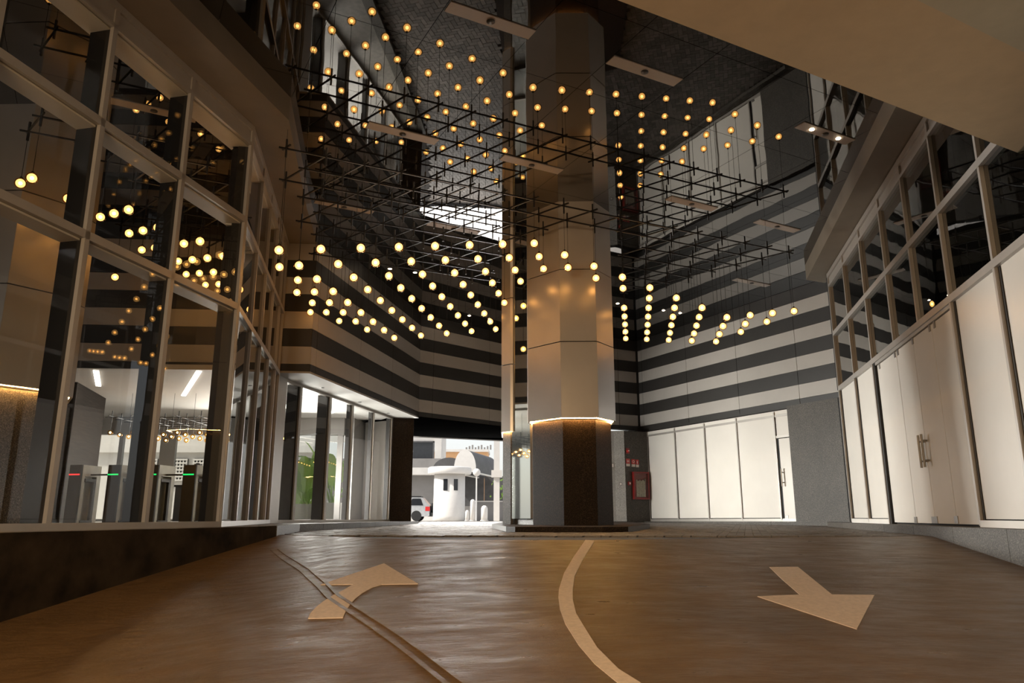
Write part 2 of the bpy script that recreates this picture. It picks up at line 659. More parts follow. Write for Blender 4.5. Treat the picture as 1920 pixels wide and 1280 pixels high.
def resample(pts, step):
    out = [pts[0]]
    for a, b in zip(pts, pts[1:]):
        L = math.dist(a, b)
        m_ = max(1, int(L / step))
        for i in range(1, m_ + 1):
            out.append((a[0] + (b[0] - a[0]) * i / m_, a[1] + (b[1] - a[1]) * i / m_))
    return out


gps = resample(gp, 0.12)


def shift(pts, o):
    out = []
    for i, p in enumerate(pts):
        a = pts[max(0, i - 1)]
        b = pts[min(len(pts) - 1, i + 1)]
        d = Vector((b[0] - a[0], b[1] - a[1])).normalized()
        out.append((p[0] - d.y * o, p[1] + d.x * o))
    return out


ribbon('joint_lip', shift(gps, 0.062), shift(gps, 0.030), 'ramp_concrete', fl, 0.007)
ribbon('joint_lip', shift(gps, -0.022), shift(gps, -0.055), 'ramp_concrete', fl, 0.006)
ribbon('joint_groove', shift(gps, 0.030), shift(gps, -0.022), 'ramp_concrete', fl, -0.004)

# platforms and kerbs
plat = empty('floor_platform', (-8, 12, 0), kind='structure')
PL = [(-16, -3.5), (-6.42, -3.5), (-3.30, 10.9), (-3.58, 13.1), (-2.74, 22.7), (-16, 22.7)]
prism('platform_slab', PL, lambda x, y: -1.9, platl, 'platform_stone', plat)
V, F = [], []
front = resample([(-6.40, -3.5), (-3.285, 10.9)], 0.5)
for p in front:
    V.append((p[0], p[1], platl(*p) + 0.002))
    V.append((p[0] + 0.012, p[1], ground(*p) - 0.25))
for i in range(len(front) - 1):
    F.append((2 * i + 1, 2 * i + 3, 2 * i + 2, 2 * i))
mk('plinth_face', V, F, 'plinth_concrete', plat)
kr = resample([(-3.285, 10.9), (-3.565, 13.1), (-2.725, 22.7)], 1.2)
for a, b in zip(kr, kr[1:]):
    seg('kerb_stone', along(a, b, 0.004), along(b, a, 0.004), -0.012, 0.25, lambda x, y: pav(x, y) - 0.1, lambda x, y: platl(x, y) + 0.006, 'granite', plat)

platR = empty('floor_platform', (8, 12, 0), kind='structure')
ur = Vector((RA[0] - RB[0], RA[1] - RB[1])).normalized()
nl = Vector((-ur.y, ur.x))                       # towards the drive
rk = [(RB[0] + nl.x * 0.45 - ur.x * 11, RB[1] + nl.y * 0.45 - ur.y * 11), (RA[0] + nl.x * 0.45 + ur.x * 0.5, RA[1] + nl.y * 0.45 + ur.y * 0.5)]
PR = [rk[0], (14, rk[0][1]), (14, 27), (3.1, 27), (3.1, 24.45), (4.25, 24.9), (7.55, 18.6), rk[1]]
prism('platform_slab', PR, lambda x, y: -1.9, platr, 'platform_stone', platR)
kr = resample([rk[0], rk[1], (7.53, 18.62), (4.22, 24.88), (3.1, 24.42)], 1.6)
for a, b in zip(kr, kr[1:]):
    seg('kerb_stone', along(a, b, 0.004), along(b, a, 0.004), -0.16, 0.012, lambda x, y: ground(x, y) - 0.15, lambda x, y: platr(x, y) + 0.005, 'granite', platR)

# ------------------------------------------------------------------ striped cladding walls
def stripes(parent, A, B, ts, side=1, z_top=ZM + 0.0, z_bot=ZB):
    """light and dark panels along A-B; ts = joint positions; side = +1 panels face the right of A->B"""
    L = math.dist(A, B)
    ts = [0.0] + [t for t in ts if 0.05 < t < L - 0.05] + [L]
    lev = [(z_bot, z_bot + 0.1476, 'panel_dark')]
    z, k = z_bot + 0.1476, 0
    while z < z_top - 0.02:
        lev.append((z, min(z_top, z + BAND), 'panel_light' if k % 2 == 0 else 'panel_dark'))
        z += BAND
        k += 1
    seg('backing', A, B, 0.03 * side, 0.22 * side, z_bot + 0.01, z_top + 0.3, 'dark_room', parent)
    for t0, t1 in zip(ts, ts[1:]):
        for (z0, z1, mt) in lev:
            seg('panel', along(A, B, t0 + 0.006), along(A, B, t1 - 0.006), 0, 0.03 * side, z0 + 0.004, z1 - 0.004, mt, parent)


S0E = (-14.0, 14.32)
w0 = empty('wall_left_inner', (S01[0], S01[1], ZB), kind='structure')
stripes(w0, S01, S0E, [1.6 + 1.6 * i for i in range(8)], -1)
w1 = empty('wall_left_far', (S01[0], S01[1], ZB), kind='structure')
stripes(w1, S01, S12, [0.25, 2.55, 4.72], 1)
w2 = empty('wall_back_left', (S12[0], S12[1], ZB), kind='structure')
S2e = (0.35, 25.0)
stripes(w2, S12, S2e, [0.5, 2.8], 1)
w3 = empty('wall_back', (2, 24.5, ZB), kind='structure')
S3a, S34, S4e = (2.9, 24.78), (4.30, 25.5), (8.06, 18.43)
stripes(w3, S2e, (1.2, 24.2), [], 1)
stripes(w3, (1.2, 24.2), S3a, [], 1)
stripes(w3, S3a, S34, [0.75], 1)
w4 = empty('wall_back_right', (S34[0], S34[1], ZB), kind='structure')
prism('corner_fill', [(4.15, 25.45), (4.32, 25.48), (4.75, 25.2), (4.9, 26.2), (4.0, 26.2)], -0.2, ZM + 0.3, 'dark_room', w4)
stripes(w4, S34, S4e, [0.22, 2.45, 4.6, 6.75], 1)

# lower part of the back walls: granite piers, white glass shopfront with a door
w5 = empty('wall_back_lower', (3, 24.6, 0), kind='structure')
gz = lambda x, y: platr(x, y) - 0.05
seg('granite_slab', (1.9, 24.72), (3.30, 24.70), 0, 0.3, gz, 2.86, 'granite_lit', w5)  # same stone as the pier beside it, coloured as if daylit
seg('granite_slab', (3.30, 24.70), (3.62, 24.62), 0, 0.3, gz, 2.86, 'granite_lit', w5)
seg('granite_slab', (3.62, 24.62), (4.45, 25.02), 0, 0.3, gz, 2.86, 'granite', w5)
S4lA, S4lB = (4.44, 25.05), (7.99, 18.36)
tl = [0.05, 1.42, 2.78, 4.10, 5.50, 5.78]
w6 = empty('wall_shopfront', (6, 22, 0), kind='structure')
for t0, t1 in ((0.05, 1.40), (1.40, 2.75), (2.75, 4.07), (4.07, 5.47)):
    seg('white_panel', along(S4lA, S4lB, t0 + 0.02), along(S4lA, S4lB, t1 - 0.02), 0.0, 0.03, 0.09, 2.70, 'white_back_glass', w6)
for t in (0.03, 1.40, 2.75, 4.07, 5.47):
    seg('mullion', along(S4lA, S4lB, t - 0.018), along(S4lA, S4lB, t + 0.018), -0.03, 0.06, 0.03, 2.84, 'aluminium', w6)
    seg('mullion_shadow_gap', along(S4lA, S4lB, t + 0.018), along(S4lA, S4lB, t + 0.045), 0.0, 0.05, 0.05, 2.70, 'bronze_fin', w6)
seg('head_rail', along(S4lA, S4lB, 0), along(S4lA, S4lB, 6.0), -0.02, 0.06, 2.70, 2.76, 'aluminium', w6)
seg('head_panel', along(S4lA, S4lB, 0), along(S4lA, S4lB, 6.0), 0.0, 0.06, 2.76, 2.86, 'white_back_glass', w6)
seg('sill_rail', along(S4lA, S4lB, 0), along(S4lA, S4lB, 6.0), -0.02, 0.06, -0.02, 0.07, 'aluminium', w6)
seg('white_panel', along(S4lA, S4lB, 5.51), along(S4lA, S4lB, 6.0), 0.0, 0.03, 2.20, 2.70, 'white_back_glass', w6)
seg('door_head', along(S4lA, S4lB, 5.47), along(S4lA, S4lB, 6.0), -0.02, 0.05, 2.14, 2.20, 'aluminium', w6)
seg('backing', S4lA, S4lB, 0.06, 0.2, -0.1, 2.9, 'dark_room', w6)
seg('granite_slab', along(S4lA, S4lB, 5.98), S4lB, -0.07, 0.3, -0.1, 2.93, 'granite', w6)
seg('fascia_soffit', S34, S4e, -0.0, 0.45, 2.90, 2.96, 'panel_dark', w6)
d1_ = empty('door_1', (*along(S4lA, S4lB, 5.7), 0), kind='structure')
leaf1 = seg('door_leaf', along(S4lA, S4lB, 5.56), along(S4lA, S4lB, 5.99), 0.0, 0.03, 0.07, 2.12, 'white_back_glass', d1_)
seg('door_gap', along(S4lA, S4lB, 5.49), along(S4lA, S4lB, 5.56), 0.01, 0.05, 0.03, 2.14, 'bronze_fin', d1_)
seg('door_shoe', along(S4lA, S4lB, 5.58), along(S4lA, S4lB, 5.68), -0.01, 0.04, 0.07, 0.15, 'steel', d1_)


def pull(parent, c, d, n, z0, z1, off=0.07, r=0.016):
    """upright bar handle on two short stand-offs"""
    p = (c[0] + n[0] * off, c[1] + n[1] * off)
    tube('door_handle', (p[0], p[1], z0), (p[0], p[1], z1), r, 'steel', parent, 8)
    for z in (z0 + 0.1, z1 - 0.1):
        tube('handle_bracket', (c[0], c[1], z), (p[0], p[1], z), r * 0.8, 'steel', parent, 6)


dn = Vector((S4lB[0] - S4lA[0], S4lB[1] - S4lA[1])).normalized()
nn = (dn.y, -dn.x)
pull(leaf1, along(S4lA, S4lB, 5.62), dn, nn, 0.88, 1.34)

# ------------------------------------------------------------------ right shopfront: glass above, white glass below
wr = empty('wall_right', (6.5, 12, 0), kind='structure')
RT = [0.0, 1.55, 3.06, 4.56, 5.92, 7.32, 8.80, 10.30, 11.8, 13.3, 14.8]
A_, B_ = RA, along(RA, RB, 16.3)
rz0, rz1, rz2, rz3 = 0.02, ZB, 4.24, ZT
# offsets are to the left of RA->RB = away from the drive
for i, t in enumerate(RT + [16.3]):
    lowend = ZB if 3 <= i <= 4 else -0.03
    z0 = ZB - 0.04 if i in (3, 4) else platr(0, 17 - t) + 0.02
    seg('mullion', along(A_, B_, t - 0.028), along(A_, B_, t + 0.028), -0.05, 0.0, z0, rz3, 'aluminium', wr)
    seg('mullion_fin', along(A_, B_, t - 0.02), along(A_, B_, t + 0.05), 0.0, 0.16, ZB, rz3 - 0.3, 'bronze_fin', wr)
    if i not in (3, 4):
        seg('mullion_fin', along(A_, B_, t + 0.03), along(A_, B_, t + 0.085), -0.012, 0.03, z0, ZB - 0.06, 'bronze_fin', wr)
for z, h, o in ((ZB - 0.02, 0.10, 0.055), (rz2 - 0.03, 0.10, 0.055), (rz3 - 0.31, 0.06, 0.05), (rz3 - 0.07, 0.10, 0.06)):
    seg('transom', A_, B_, -o, 0.10, z - h / 2, z + h / 2, 'aluminium', wr)
for t0, t1 in zip(RT, RT[1:] + [16.3]):
    a, b = along(A_, B_, t0 + 0.03), along(A_, B_, t1 - 0.03)
    seg('glass_pane', a, b, 0.0, 0.010, ZB + 0.03, rz2 - 0.08, 'dark_glass', wr)
    seg('glass_pane', a, b, 0.0, 0.010, rz2 + 0.02, rz3 - 0.34, 'dark_glass', wr)
    seg('head_panel', a, b, -0.02, 0.02, rz3 - 0.28, rz3 - 0.12, 'aluminium', wr)
lowp = [(0.03, 1.55), (1.55, 3.06)] + [(t0, t1) for t0, t1 in zip(RT[5:], RT[6:] + [16.3])]
for t0, t1 in lowp:
    seg('white_panel', along(A_, B_, t0 + 0.06), along(A_, B_, t1 - 0.03), 0.0, 0.03, lambda x, y: platr(x, y) + 0.10, ZB - 0.07, 'white_back_glass', wr)
    seg('base_rail', along(A_, B_, t0 + 0.0), along(A_, B_, t1), -0.05, 0.03, lambda x, y: platr(x, y) + 0.0, lambda x, y: platr(x, y) + 0.085, 'white_paint', wr)
seg('backing', A_, B_, 0.04, 0.14, -0.2, ZB - 0.05, 'dark_room', wr)
seg('door_jamb', along(A_, B_, 3.06), along(A_, B_, 3.20), -0.04, 0.05, lambda x, y: platr(x, y), ZB - 0.06, 'bronze_fin', wr)
# room behind the upper glazing
Bk = B_
seg('room_floor', A_, B_, 0.1, 5.0, ZB - 0.1, ZB - 0.02, 'dark_room', wr)
seg('room_ceiling', A_, B_, 0.1, 5.0, ZT - 0.3, ZT - 0.2, 'dark_room', wr)
seg('room_wall', A_, B_, 5.0, 5.2, ZB, ZT, 'dark_room', wr)
seg('room_wall', along(A_, B_, -0.35), along(A_, B_, -0.2), 0.0, 5.2, ZB, ZT, 'dark_room', wr)

d2_ = empty('door_2', (*along(RA, RB, 5.0), 0), kind='structure')
dj = [3.22, 4.50, 5.44, 6.36, 7.28]
for k, (t0, t1) in enumerate(zip(dj, dj[1:])):
    nm = 'door_leaf' if k in (1, 2) else 'side_panel'
    lf_ = seg(nm, along(RA, RB, t0 + 0.008), along(RA, RB, t1 - 0.008), 0.0, 0.02, lambda x, y: platr(x, y) + 0.03, ZB - 0.13, 'white_back_glass', d2_)
    if k == 1:
        leafA = lf_
    if k == 2:
        leafB = lf_
    if k:
        seg('door_joint', along(RA, RB, t0 - 0.008), along(RA, RB, t0 + 0.008), 0.008, 0.03, lambda x, y: platr(x, y) + 0.03, ZB - 0.08, 'bronze_fin', d2_)
seg('door_head', along(RA, RB, 3.2), along(RA, RB, 7.3), -0.03, 0.06, ZB - 0.12, ZB - 0.06, 'aluminium', d2_)
for t, w_ in ((4.50, 0.07), (5.44, 0.13), (6.36, 0.07)):
    seg('patch_fitting', along(RA, RB, t - w_), along(RA, RB, t + w_), -0.012, 0.03, platr(0, 12) + 0.03, platr(0, 12) + 0.13, 'steel', d2_)
for t in (3.4, 4.42, 4.60, 5.44, 6.28, 6.5):
    seg('patch_fitting', along(RA, RB, t - 0.035), along(RA, RB, t + 0.035), -0.012, 0.03, ZB - 0.22, ZB - 0.12, 'steel', d2_)
dr = Vector((RB[0] - RA[0], RB[1] - RA[1])).normalized()
nr = (dr.y, -dr.x)
for t, lf_ in ((5.36, leafA), (5.52, leafB)):
    pull(lf_, along(RA, RB, t), dr, nr, 0.80, 1.30, 0.075, 0.019)

# ------------------------------------------------------------------ left glass front
wl = empty('wall_left', (-4.5, 7, 0), kind='structure')
LT = [0.0, 1.42, 2.80, 4.15, 5.52, 6.9, 8.3, 9.7]
A_ = L1b
B_ = along(L1b, L1a, 9.7)
# A->B runs towards the camera; offsets to the right (negative) = inside the building
lzb = lambda x, y: platl(x, y) + 0.07
for i, t in enumerate(LT):
    seg('mullion', along(A_, B_, t - 0.032), along(A_, B_, t + 0.032), 0.0, 0.045, lambda x, y: platl(x, y) + 0.0, ZT, 'aluminium', wl)
    seg('mullion_fin', along(A_, B_, t - 0.03), along(A_, B_, t + 0.03), -0.26, 0.0, lambda x, y: platl(x, y) + 0.05, ZT - 0.35, 'bronze_fin', wl)
for z, h, o, dep in ((ZB - 0.045, 0.09, 0.045, 0.16), (4.20, 0.09, 0.045, 0.16), (ZT - 0.30, 0.05, 0.045, 0.2), (ZT - 0.05, 0.09, 0.05, 0.2)):
    seg('transom', A_, B_, -0.02, o, z - h / 2, z + h / 2, 'aluminium', wl)
    seg('transom_reveal', A_, B_, -dep - 0.1, -0.02, z - h / 2 - 0.02, z + h / 2 - 0.03, 'white_paint', wl)
seg('base_rail', A_, B_, -0.1, 0.055, lambda x, y: platl(x, y) + 0.0, lzb, 'aluminium', wl)
for t0, t1 in zip(LT, LT[1:]):
    a, b = along(A_, B_, t0 + 0.03), along(A_, B_, t1 - 0.03)
    seg('glass_pane', a, b, -0.010, 0.0, lzb, ZB - 0.09, 'facade_glass', wl)
    seg('glass_pane', a, b, -0.010, 0.0, ZB, 4.155, 'facade_glass', wl)
    seg('glass_pane', a, b, -0.010, 0.0, 4.245, ZT - 0.325, 'facade_glass', wl)
    seg('head_panel', a, b, -0.02, 0.025, ZT - 0.275, ZT - 0.10, 'aluminium', wl)
wl2 = empty('wall_left_return', (-4.3, 12.6, 0), kind='structure')
A_, B_ = L1b, S0L
L2T = [0.0, 1.235, 2.29, 3.31, 4.31, 4.9]
for i, t in enumerate(L2T):
    seg('mullion', along(A_, B_, t - 0.025), along(A_, B_, t + 0.025), -0.04, 0.0, platl(0, 12), ZT, 'aluminium', wl2)
    seg('mullion_fin', along(A_, B_, t - 0.025), along(A_, B_, t + 0.025), 0.0, 0.15, platl(0, 12) + 0.05, ZT - 0.35, 'bronze_fin', wl2)
for z, h in ((ZB - 0.045, 0.09), (4.18, 0.09), (ZT - 0.30, 0.05), (ZT - 0.05, 0.09)):
    seg('transom', A_, B_, -0.045, 0.02, z - h / 2, z + h / 2, 'aluminium', wl2)
    seg('transom_reveal', A_, B_, 0.02, 0.24, z - h / 2 - 0.02, z + h / 2 - 0.03, 'white_paint', wl2)
seg('base_rail', A_, B_, -0.055, 0.1, lambda x, y: platl(x, y), lzb, 'aluminium', wl2)
for t0, t1 in zip(L2T, L2T[1:]):
    a, b = along(A_, B_, t0 + 0.025), along(A_, B_, t1 - 0.025)
    seg('glass_pane', a, b, 0.0, 0.010, lzb, ZB - 0.09, 'lobby_glass', wl2)
    seg('glass_pane', a, b, 0.0, 0.010, ZB, 4.135, 'lobby_glass', wl2)
    seg('glass_pane', a, b, 0.0, 0.010, 4.225, ZT - 0.325, 'lobby_glass', wl2)
    seg('head_panel', a, b, -0.02, 0.02, ZT - 0.275, ZT - 0.10, 'aluminium', wl2)

# ------------------------------------------------------------------ bulkheads around the mirror ceiling
K = (-3.25, 10.03)
blk = empty('ceiling_bulkhead', (-3.6, 9, ZT), kind='structure')
KL = along(K, (K[0] - (L1b[0] - L1a[0]), K[1] - (L1b[1] - L1a[1])), 10.5)
prism('bulkhead', [K, KL, (KL[0] - 0.95, KL[1] + 0.2), (L1b[0] - 0.25, L1b[1] + 0.05), (S0L[0] - 0.25, S0L[1] + 0.1), S0L, S01, (-3.84, 13.3)][::-1], ZT, ZM + 0.2, 'soffit_brown', blk)
blr = empty('ceiling_bulkhead', (6.5, 12, ZT), kind='structure')
fa = (7.12, 17.55)
fb = along(fa, (5.42, 9.72), 17.0)
prism('bulkhead', [fa, fb, (fb[0] + 1.2, fb[1] - 0.2), along(RA, RB, 16.3), (RA[0] + 0.3, RA[1] + 0.6), (RA[0] + 0.18, RA[1] + 0.72)], ZT, ZM + 0.2, 'soffit_brown', blr)

# mirror ceiling tiles on the 28 degree grid
ce = empty('ceiling', (1, 14, ZM), kind='structure')
gu = Vector((0.8815, 0.4722))
gv = Vector((-0.4722, 0.8815))
PU, PV, U0, V0 = 1.187, 3.17, 3.07, 8.19


def uv2xy(u, v):
    p = gu * u + gv * v
    return (p.x, p.y)


for iu in range(-7, 14):
    for iv in range(-3, 10):
        u0, v0 = U0 + iu * PU, V0 + iv * PV / 2
        x, y = uv2xy(u0 + PU / 2, v0 + PV / 4)
        # keep the tiles over the court
        if y < max(1.0, 2.6 + (x + 5) * 0.53) or y > 27.5 - abs(x) * 0.25:
            continue
        if x < -12.2 or x > 9.4 or (x < -4.3 and y > 15.3):
            continue
        g = 0.0035
        pts = [uv2xy(u0 + g, v0 + g), uv2xy(u0 + PU - g, v0 + g), uv2xy(u0 + PU - g, v0 + PV / 2 - g), uv2xy(u0 + g, v0 + PV / 2 - g)]
        prism('mirror_tile', pts, ZM, ZM + 0.02, 'mirror_panel', ce)
prism('tile_backing', [(-16, -4), (14, -4), (14, 29), (-16, 29)], ZM + 0.03, ZM + 0.3, 'dark_room', ce)
# light strips between the tiles
strips = [((3.09, 7.31), 'nearest pale light strip on the mirror ceiling, left of the column'),
          ((5.45, 7.28), 'nearest pale light strip on the mirror ceiling, right of the column'),
          ((3.11, 10.50), 'pale light strip on the mirror ceiling above the left rows of globes'),
          ((5.47, 10.47), 'pale light strip on the mirror ceiling just left of the column top'),
          ((9.06, 10.45), 'pale light strip on the mirror ceiling above the reflected white panels'),
          ((11.43, 10.50), 'pale light strip on the mirror ceiling over the reflected stripes by the right bulkhead'),
          ((3.11, 13.80), 'dim light strip on the mirror ceiling near the left striped wall'),
          ((5.47, 13.82), 'light strip on the mirror ceiling inside the bright exit reflection'),
          ((-0.45, 11.60), 'pale light strip on the mirror ceiling seen through the left glass front'),
          ((13.85, 13.62), 'farthest light strip on the mirror ceiling close to the back right striped wall')]
lit = ((9.08, 7.30), 'light strip with two lit spots on the mirror ceiling beside the tan beam')
for (u0, v0), lab in strips + [lit]:
    cx, cy_ = uv2xy(u0 + 0.58, v0 + 0.1)
    t = empty('ceiling_light', (cx, cy_, ZM), lab, 'ceiling light', 'light strips on the mirror ceiling')
    e0, e1 = 0.0, 1.17
    prism('light_plate', [uv2xy(u0 + e0, v0), uv2xy(u0 + e1, v0), uv2xy(u0 + e1, v0 + 0.2), uv2xy(u0 + e0, v0 + 0.2)], ZM - 0.014, ZM, 'light_plate', t)
    lathe('light_lens', [(0.052, -0.012), (0.052, 0.0)], (cx, cy_, ZM - 0.014), 'lens_grey', t, 16)
    if (u0, v0) == lit[0]:
        for du in (0.27, 0.88):
            q = uv2xy(u0 + du, v0 + 0.1)
            lathe('spot_lens', [(0.035, -0.01), (0.035, 0.0)], (q[0], q[1], ZM - 0.014), 'spot_lit', t, 12)
for (x, y), lab in (((4.46, 21.56), 'left of the two tiny lit downlights on the dark ceiling before the right striped wall'),
                    ((5.01, 21.85), 'right of the two tiny lit downlights on the dark ceiling before the right striped wall'),
                    ((3.01, 20.83), 'tiny lit downlight on the dark ceiling just right of the clad column'),
                    ((-3.0, 17.77), 'left of the two tiny lit downlights on the ceiling beside the left striped wall'),
                    ((-2.42, 18.06), 'right of the two tiny lit downlights on the ceiling beside the left striped wall'),
                    ((-1.29, 22.15), 'left of the two tiny lit downlights on the ceiling at the back left corner'),
                    ((-0.69, 22.53), 'right of the two tiny lit downlights on the ceiling at the back left corner')):
    t = empty('downlight', (x, y, ZM), lab, 'ceiling light', 'tiny downlights in the ceiling')
    lathe('trim_ring', [(0.07, -0.01), (0.05, -0.012), (0.05, 0)], (x, y, ZM), 'steel', t, 14)
    lathe('downlight_lens', [(0.042, -0.008), (0.042, 0)], (x, y, ZM - 0.011), 'spot_lit', t, 12)

# ------------------------------------------------------------------ tan beam and lower ceiling over the ramp
bm_ = empty('ceiling_beam', (2, 5, 4), kind='structure')
E0 = Vector((0.82, 5.09))
ee = Vector((0.8834, 0.4686))
en = Vector((0.4686, -0.8834))


def eb(t, o):
    p = E0 + ee * t + en * o
    return (p.x, p.y)


prism('beam', [eb(-9, 0), eb(5.36, 0), eb(5.36, 1.08), eb(-9, 1.08)], 3.9, ZM + 0.2, 'tan_plaster', bm_)
prism('lower_ceiling', [eb(-9, 1.08), eb(5.3, 1.08), eb(5.0, 11), eb(-9, 11)], 3.9, 4.3, 'grey_plaster', bm_)
garage = empty('wall_behind', (0, -3.5, 0), kind='structure')
box('concrete_wall', -9, 14, -3.9, -3.6, -2.2, 6.3, 'grey_plaster', garage)
box('concrete_wall', -16.2, -16, -3.9, 22.7, -1.0, 6.3, 'dark_room', garage)

# ------------------------------------------------------------------ clad column, rear column and mirror between them
oct0 = [(0.90, 13.76), (1.575, 13.74), (1.955, 14.28), (1.96, 15.02), (1.55, 15.62), (0.90, 15.64), (0.30, 15.15), (0.30, 14.40)]


def octagon_column(dx, dy, gmat, lev):
    colm = empty('column', (1.17 + dx, 14.7 + dy, 0), kind='structure')
    oct_ = [(x + dx, y + dy) for x, y in oct0]
    cc = Vector((1.13 + dx, 14.69 + dy))
    for z0, z1 in ((lev, 3.245), (3.263, 4.653), (4.671, ZM)):
        for i in range(8):
            a, b = Vector(oct_[i]), Vector(oct_[(i + 1) % 8])
            q = (b - a).normalized() * 0.0015
            seg('cladding_panel', a + q, b - q, 0, 0.04, z0, z1, 'column_cladding', colm)
    inner = [tuple(cc + (Vector(p) - cc) * 0.90) for p in oct_]
    prism('column_core', inner, lev + 0.07, ZM, 'bronze_fin', colm)
    for z in (3.254, 4.662):
        prism('joint_backing', [tuple(cc + (Vector(p) - cc) * 0.962) for p in oct_], z - 0.03, z + 0.03, 'black_metal', colm)
    gr_in = [tuple(cc + (Vector(p) - cc) * 0.89) for p in oct_]
    for i in range(8):
        a, b = Vector(gr_in[i]), Vector(gr_in[(i + 1) % 8])
        seg('granite_slab', a, b, 0, 0.05, -0.2, lev - 0.035, gmat, colm)
    prism('soffit_plate', [tuple(cc + (Vector(p) - cc) * 0.985) for p in oct_], lev + 0.025, lev + 0.04, 'white_paint', colm)
    for i in range(8):
        a, b = Vector(inner[i]), Vector(inner[(i + 1) % 8])
        seg('light_strip', a, b, -0.036, -0.014, lev - 0.004, lev + 0.016, 'led_warm', colm)
    return colm


colm = octagon_column(0, 0, 'granite_dark', 1.835)
octagon_column(-8.66, -3.54, 'granite', 1.835)
prism('island_kerb', ISL, lambda x, y: pav(x, y) - 0.1, lambda x, y: pav(x, y) + 0.085, 'granite_dark', colm)

rear = empty('column_rear', (0.0, 15.6, 0), kind='structure')
rp = [(-0.215, 15.28), (-0.035, 15.09), (0.02, 15.085), (0.10, 15.3), (0.35, 16.2), (0.0, 16.6), (-0.215, 16.3)]
rq = Vector((0.02, 15.8))
for z0, z1 in ((1.74, 3.09), (3.108, 4.49), (4.508, ZM)):
    for i in range(len(rp)):
        a, b = Vector(rp[i]), Vector(rp[(i + 1) % len(rp)])
        seg('cladding_panel', a, b, 0, 0.03, z0, z1, 'column_cladding', rear)
prism('granite_shaft', [tuple(rq + (Vector(p) - rq) * 0.86) for p in rp], -0.2, ZM, 'granite', rear)
prism('soffit_plate', [tuple(rq + (Vector(p) - rq) * 0.98) for p in rp], 1.76, 1.775, 'white_paint', rear)
for i in (0, 1, 6):
    a, b = Vector(rp[i]), Vector(rp[(i + 1) % len(rp)])
    a, b = rq + (a - rq) * 0.92, rq + (b - rq) * 0.92
    seg('light_strip', a, b, 0, 0.02, 1.745, 1.757, 'led_warm', rear)
seg('mirror_wall', (0.0, 15.14), (0.345, 14.56), -0.0, 0.03, 0.05, ZM, 'mirror_glass', rear)
seg('mirror_edge', (0.345, 14.56), (0.395, 14.54), -0.0, 0.05, 0.05, 1.80, 'steel', rear)
seg('granite_back', (0.05, 15.2), (0.42, 14.6), 0.0, 0.2, -0.2, 1.8, 'granite', rear)

# ------------------------------------------------------------------ soffit, glazing and pier below the left striped wall
wg = empty('wall_lobby_glazing', (-4.2, 18.5, 0), kind='structure')
GA, GB = (-4.80, 15.75), (-3.46, 21.80)
prism('soffit', [S01, S12, (GB[0], GB[1] + 0.2), (GB[0] - 0.1, GB[1]), (GA[0] - 0.1, GA[1]), (-4.95, 15.0)], 2.91, 2.948, 'soffit_white', wg)
for t, w_, dk in ((0.05, 0.05, 0), (0.72, 0.09, 1), (2.18, 0.09, 1), (3.46, 0.06, 0), (4.84, 0.045, 0), (6.15, 0.07, 0)):
    seg('mullion', along(GA, GB, t - w_ * 0.5), along(GA, GB, t + w_ * 0.5), -0.04, 0.0, platl(0, 18), 2.91, 'aluminium', wg)
    seg('mullion_fin', along(GA, GB, t - w_), along(GA, GB, t + w_), 0.0, 0.26 if dk else 0.12, platl(0, 18), 2.91, 'bronze_fin', wg)
gt = [0.05, 0.72, 2.18, 3.46, 4.84, 6.15]
for t0, t1 in zip(gt, gt[1:]):
    seg('glass_pane', along(GA, GB, t0 + 0.03), along(GA, GB, t1 - 0.03), 0, 0.010, lambda x, y: platl(x, y) + 0.06, 2.87, 'lobby_glass', wg)
seg('base_rail', GA, GB, -0.05, 0.06, lambda x, y: platl(x, y), lambda x, y: platl(x, y) + 0.06, 'aluminium', wg)
seg('head_rail', GA, GB, -0.04, 0.06, 2.86, 2.91, 'aluminium', wg)
prism('corner_post', [(-4.98, 15.02), (-4.80, 15.02), (-4.72, 15.75), (-4.90, 15.75)], platl(0, 15), 2.91, 'aluminium', wg)
prism('granite_pier', [(-3.46, 21.83), (-2.86, 22.1), (-2.95, 22.8), (-3.55, 22.6)], platl(0, 22) - 0.1, 2.94, 'granite_dark', wg)
for k, (x, y) in enumerate(((-4.25, 16.8), (-3.82, 18.9), (-3.42, 20.9))):
    lathe('soffit_spot', [(0.045, -0.006), (0.045, 0.0)], (x, y, 2.91), 'lens_grey', wg, 12)

# dark ceiling of the way out
tun = empty('ceiling_exit', (-1.5, 25, ZB), kind='structure')
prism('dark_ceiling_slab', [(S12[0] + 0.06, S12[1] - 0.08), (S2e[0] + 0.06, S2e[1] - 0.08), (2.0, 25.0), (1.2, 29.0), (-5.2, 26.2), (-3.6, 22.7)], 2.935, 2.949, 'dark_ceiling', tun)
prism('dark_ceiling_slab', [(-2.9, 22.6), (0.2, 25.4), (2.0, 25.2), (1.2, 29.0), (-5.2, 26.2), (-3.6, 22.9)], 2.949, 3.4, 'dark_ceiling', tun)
prism('side_wall', [(1.1, 24.6), (2.0, 24.9), (1.5, 29.0), (1.0, 28.8)], -0.2, 2.96, 'concrete_grey', tun)
seg('upper_wall', (-5.3, 26.4), (1.6, 29.6), 0, 0.3, 2.96, 7.5, 'concrete_grey', tun)

# ------------------------------------------------------------------ fire point on the granite pier
def place(a, b, t, off=0.0):
    d = Vector((b[0] - a[0], b[1] - a[1])).normalized()
    return Vector((a[0] + d.x * t + d.y * off, a[1] + d.y * t - d.x * off)), d


G3a, G3b = (3.62, 24.62), (4.45, 25.02)


def onwall(name, a, b, t0, t1, z0, z1, dep, mat, parent, base=0.0, **k):
    return seg(name, along(a, b, t0), along(a, b, t1), -base - dep, -base, z0, z1, mat, parent, **k)


